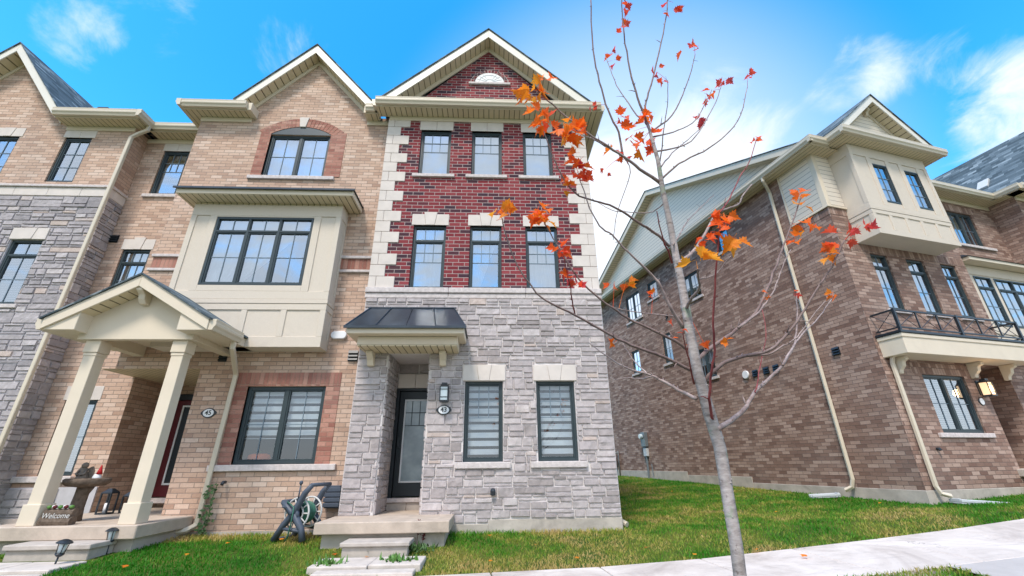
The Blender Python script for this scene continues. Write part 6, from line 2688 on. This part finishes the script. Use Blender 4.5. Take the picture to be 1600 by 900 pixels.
        tips.append((Q, RR))
    per = {}
    for (x, y, sz, red, sp, cnt, bi) in LV:
        Q = tips[bi][0]
        # the nearest point of the branch gives the depth
        def scr(p):
            v = p - CAM_POS
            return 800 + F_PX * v.dot(AX) / v.dot(AF), 450 - F_PX * v.dot(AU) / v.dot(AF)
        best = min(Q, key=lambda p: (scr(p)[0] - x) ** 2 + (scr(p)[1] - y) ** 2)
        c = at_y(x, y, best.y)
        d = (c - CAM_POS).dot(AF)
        m = MB()
        s = sz * (.74 if x < 930 else .72 if y > 240 else .88) / F_PX * d
        cnt = int(cnt * 1.5) if x < 930 else max(3, int(cnt * .75)) if y > 240 else max(3, int(cnt * .55))
        red = min(1, red + .06)
        spr = sp * .62 / F_PX * d
        m.cur = red
        m.tube([best, best.lerp(c, .5) + Vector((0, 0, .004)), c], [.0018, .0015, .001], 4)
        for k in range(cnt):
            q = c + Vector((rng.gauss(0, spr), rng.gauss(0, spr), rng.gauss(0, spr * .7)))
            add_leaf(m, q, s * rng.uniform(.75, 1.1), rng, min(1, max(0, red + rng.gauss(0, .14))))
        m.build('leaf_cluster', 'maple_leaf', obs[bi], solid=False, tint=True)


maple()


# --- fallen leaves, each on its own
def fallen():
    rng = random.Random(31)
    spots = [(764, 878, .9, 'orange leaf on the lawn in front of the right ground floor stone window'), (1088, 868, .95, 'orange leaf at the sidewalk edge left of the tree trunk'),
             (522, 862, .5, 'curled red leaf lying on the left paver'), (200, 884, .8, 'tan leaf on the lawn right of the garden path'), (295, 866, 1, 'pale dry leaf on the lawn in front of the downspout of house 45'),
             (838, 851, .6, 'reddish leaf by the foundation below the right stone window'), (765, 838, .7, 'brown leaf against the foundation below the left stone window'),
             (443, 842, .95, 'yellow leaf in the grass left of the hose reel'), (352, 850, .9, 'tan leaf in the thin grass below the russet framed window'),
             (1048, 768, 1, 'pale leaf on the far lawn near the electric meter'), (1378, 786, 1, 'tan leaf by the foundation right of the short splash block'), (572, 872, .9, 'brown leaf on the joint of the two pavers'),
             (905, 872, .9, 'orange leaf on the lawn halfway between the stone house corner and the sidewalk'), (1010, 845, .7, 'red orange leaf on the lawn left of the maple trunk'),
             (1180, 838, .9, 'orange leaf on the lawn just right of the maple trunk'), (1260, 868, .8, 'orange leaf lying on the pale sidewalk'), (1215, 800, 1, 'yellow leaf on the lawn towards the short splash block')]
    for (x, y, tnt, lab) in spots:
        p = on_ground(x, y, .055)
        if 470 < x < 660 and y > 855:
            p.z = ground_z(-1.7, 7.1) + .085
        m = MB()
        sv = rng.uniform(.07, .1)
        r2 = random.Random(x)
        add_leaf(m, p, sv, r2, tnt, Vector((r2.gauss(0, .2), -.35, 1)), stalk=False)
        m.v = [(v[0], v[1], p.z + (v[2] - p.z) * .35 + .01) for v in m.v]
        one('fallen_leaf', m, 'maple_leaf', lab, 'leaf', tuple(p), solid=False, tint=True, group='fallen leaves on the ground')


fallen()


# ================================================================== grass
def grass():
    rng = np.random.default_rng(3)
    N = 1250000
    x = rng.uniform(-11, 22, N)
    y = rng.uniform(4.2, 22, N)
    d = np.hypot(x, y)
    keep = rng.random(N) < np.minimum(1, (6.0 / d) ** 1.6)
    # only ground the camera could see, plus a margin
    keep &= np.abs(np.arctan2(x, y) - .05) < math.radians(64)
    fe = np.interp(x, [a for a, b in FAR], [b for a, b in FAR])
    slope = .13
    dist = (fe - y) * math.cos(math.atan(slope))
    keep &= ~((dist > .012) & (dist < WALK_W - .01))
    keep &= ~((y < fe - WALK_W) & (x > 5.65))

    def block(x0, x1, y0, y1):
        return (x > x0) & (x < x1) & (y > y0) & (y < y1)
    for b in ((-30, 2.42, 9.04, 99), (-2.77, 2.43, 8.78, 99), (-8, -5.48, 7.76, 99), (-2.72, -.73, 7.9, 9), (-2.24, -1.23, 7.4, 8), (-2.47, -.93, 6.78, 7.42), (-2.3, -1.0, 6.5, 6.75),
              (-7.06, -5.58, 5.4, 7.8)):
        keep &= ~block(*b)
    c, s = math.cos(TH), math.sin(TH)
    u, w = x * c + y * s, -x * s + y * c
    keep &= ~((u > 11.2) & (w > 7.3)) & ~((u > 14.4) & (w > 6.3))
    keep &= ~((y > 12) & (x < 2.5))
    x, y, d = x[keep], y[keep], d[keep]
    n = len(x)
    gz = np.array([ground_z(a, b) for a, b in zip(x, y)])

    def field(fx, fy, k):
        return np.array([noise.fractal(Vector((a * k + fx, b * k + fy, 0)), 1.0, 2.0, 4) for a, b in zip(x, y)])
    f1 = field(0, 0, .55)
    f2 = field(40, 7, 2.3)
    # the strip in front of the stone house is drier than the left lawn and the lawn beside the wall
    dry = .46 + .6 * f1 + .38 * f2
    dry += .30 * np.exp(-((x - 1.5) / 2.6) ** 2) * np.clip((9.6 - y) / 2.0, 0, 1)
    dry -= .42 * np.clip((-2.6 - x) / 1.0, 0, 1) * np.clip((8.5 - y) / .5, 0, 1)
    dry += .3 * np.clip((-2.6 - x) / .5, 0, 1) * np.clip((y - 8.35) / .3, 0, 1)
    dry += .16 * np.exp(-((x - 5.5) / 2.5) ** 2 - ((y - 8.7) / 1.0) ** 2)
    dry -= .22 * np.clip((u[keep] - 9.6) / 1.4, 0, 1)
    tint = np.clip(dry + rng.normal(0, .13, n), 0, 1)
    h = rng.uniform(.026, .062, n) * (1 + .25 * np.clip(.4 - dry, 0, .4)) * (1 + .015 * d)
    near_wall = (y > 8.45) & (x < 2.5)
    h[near_wall] *= 1.5
    wd = .0034 * (1 + .11 * d)
    a = rng.uniform(0, 2 * math.pi, n)
    lean = rng.uniform(.1, .95, n)
    la = rng.uniform(0, 2 * math.pi, n)
    V = np.zeros((n, 5, 3), np.float32)
    dx, dy = np.cos(a) * wd, np.sin(a) * wd
    lx, ly = np.cos(la) * h * lean, np.sin(la) * h * lean
    z0 = gz - .008
    for k, (sg, t, wk) in enumerate(((-1, 0, 1), (1, 0, 1), (1, .55, .75), (-1, .55, .75), (0, 1, 0))):
        V[:, k, 0] = x + sg * dx * wk + lx * t * t
        V[:, k, 1] = y + sg * dy * wk + ly * t * t
        V[:, k, 2] = z0 + h * (t - .25 * lean * t * t)
    me = bpy.data.meshes.new('grass')
    me.vertices.add(n * 5)
    me.vertices.foreach_set('co', V.reshape(-1))
    lo = (np.arange(n)[:, None] * 5 + np.array([0, 1, 2, 3, 3, 2, 4])[None]).reshape(-1)
    me.loops.add(n * 7)
    me.loops.foreach_set('vertex_index', lo.astype(np.int32))
    me.polygons.add(n * 2)
    st = (np.arange(n)[:, None] * 7 + np.array([0, 4])[None]).reshape(-1)
    me.polygons.foreach_set('loop_start', st.astype(np.int32))
    me.update()
    me.validate()
    at = me.attributes.new('tint', 'FLOAT', 'POINT')
    at.data.foreach_set('value', np.repeat(tint, 5).astype(np.float32))
    me.materials.append(MATS['grass_blade'])
    o = bpy.data.objects.new('grass', me)
    COL.objects.link(o)
    tag(o, 'short lawn grass, green with straw coloured patches', 'grass', kind='stuff')
    print('grass blades', n)


grass()
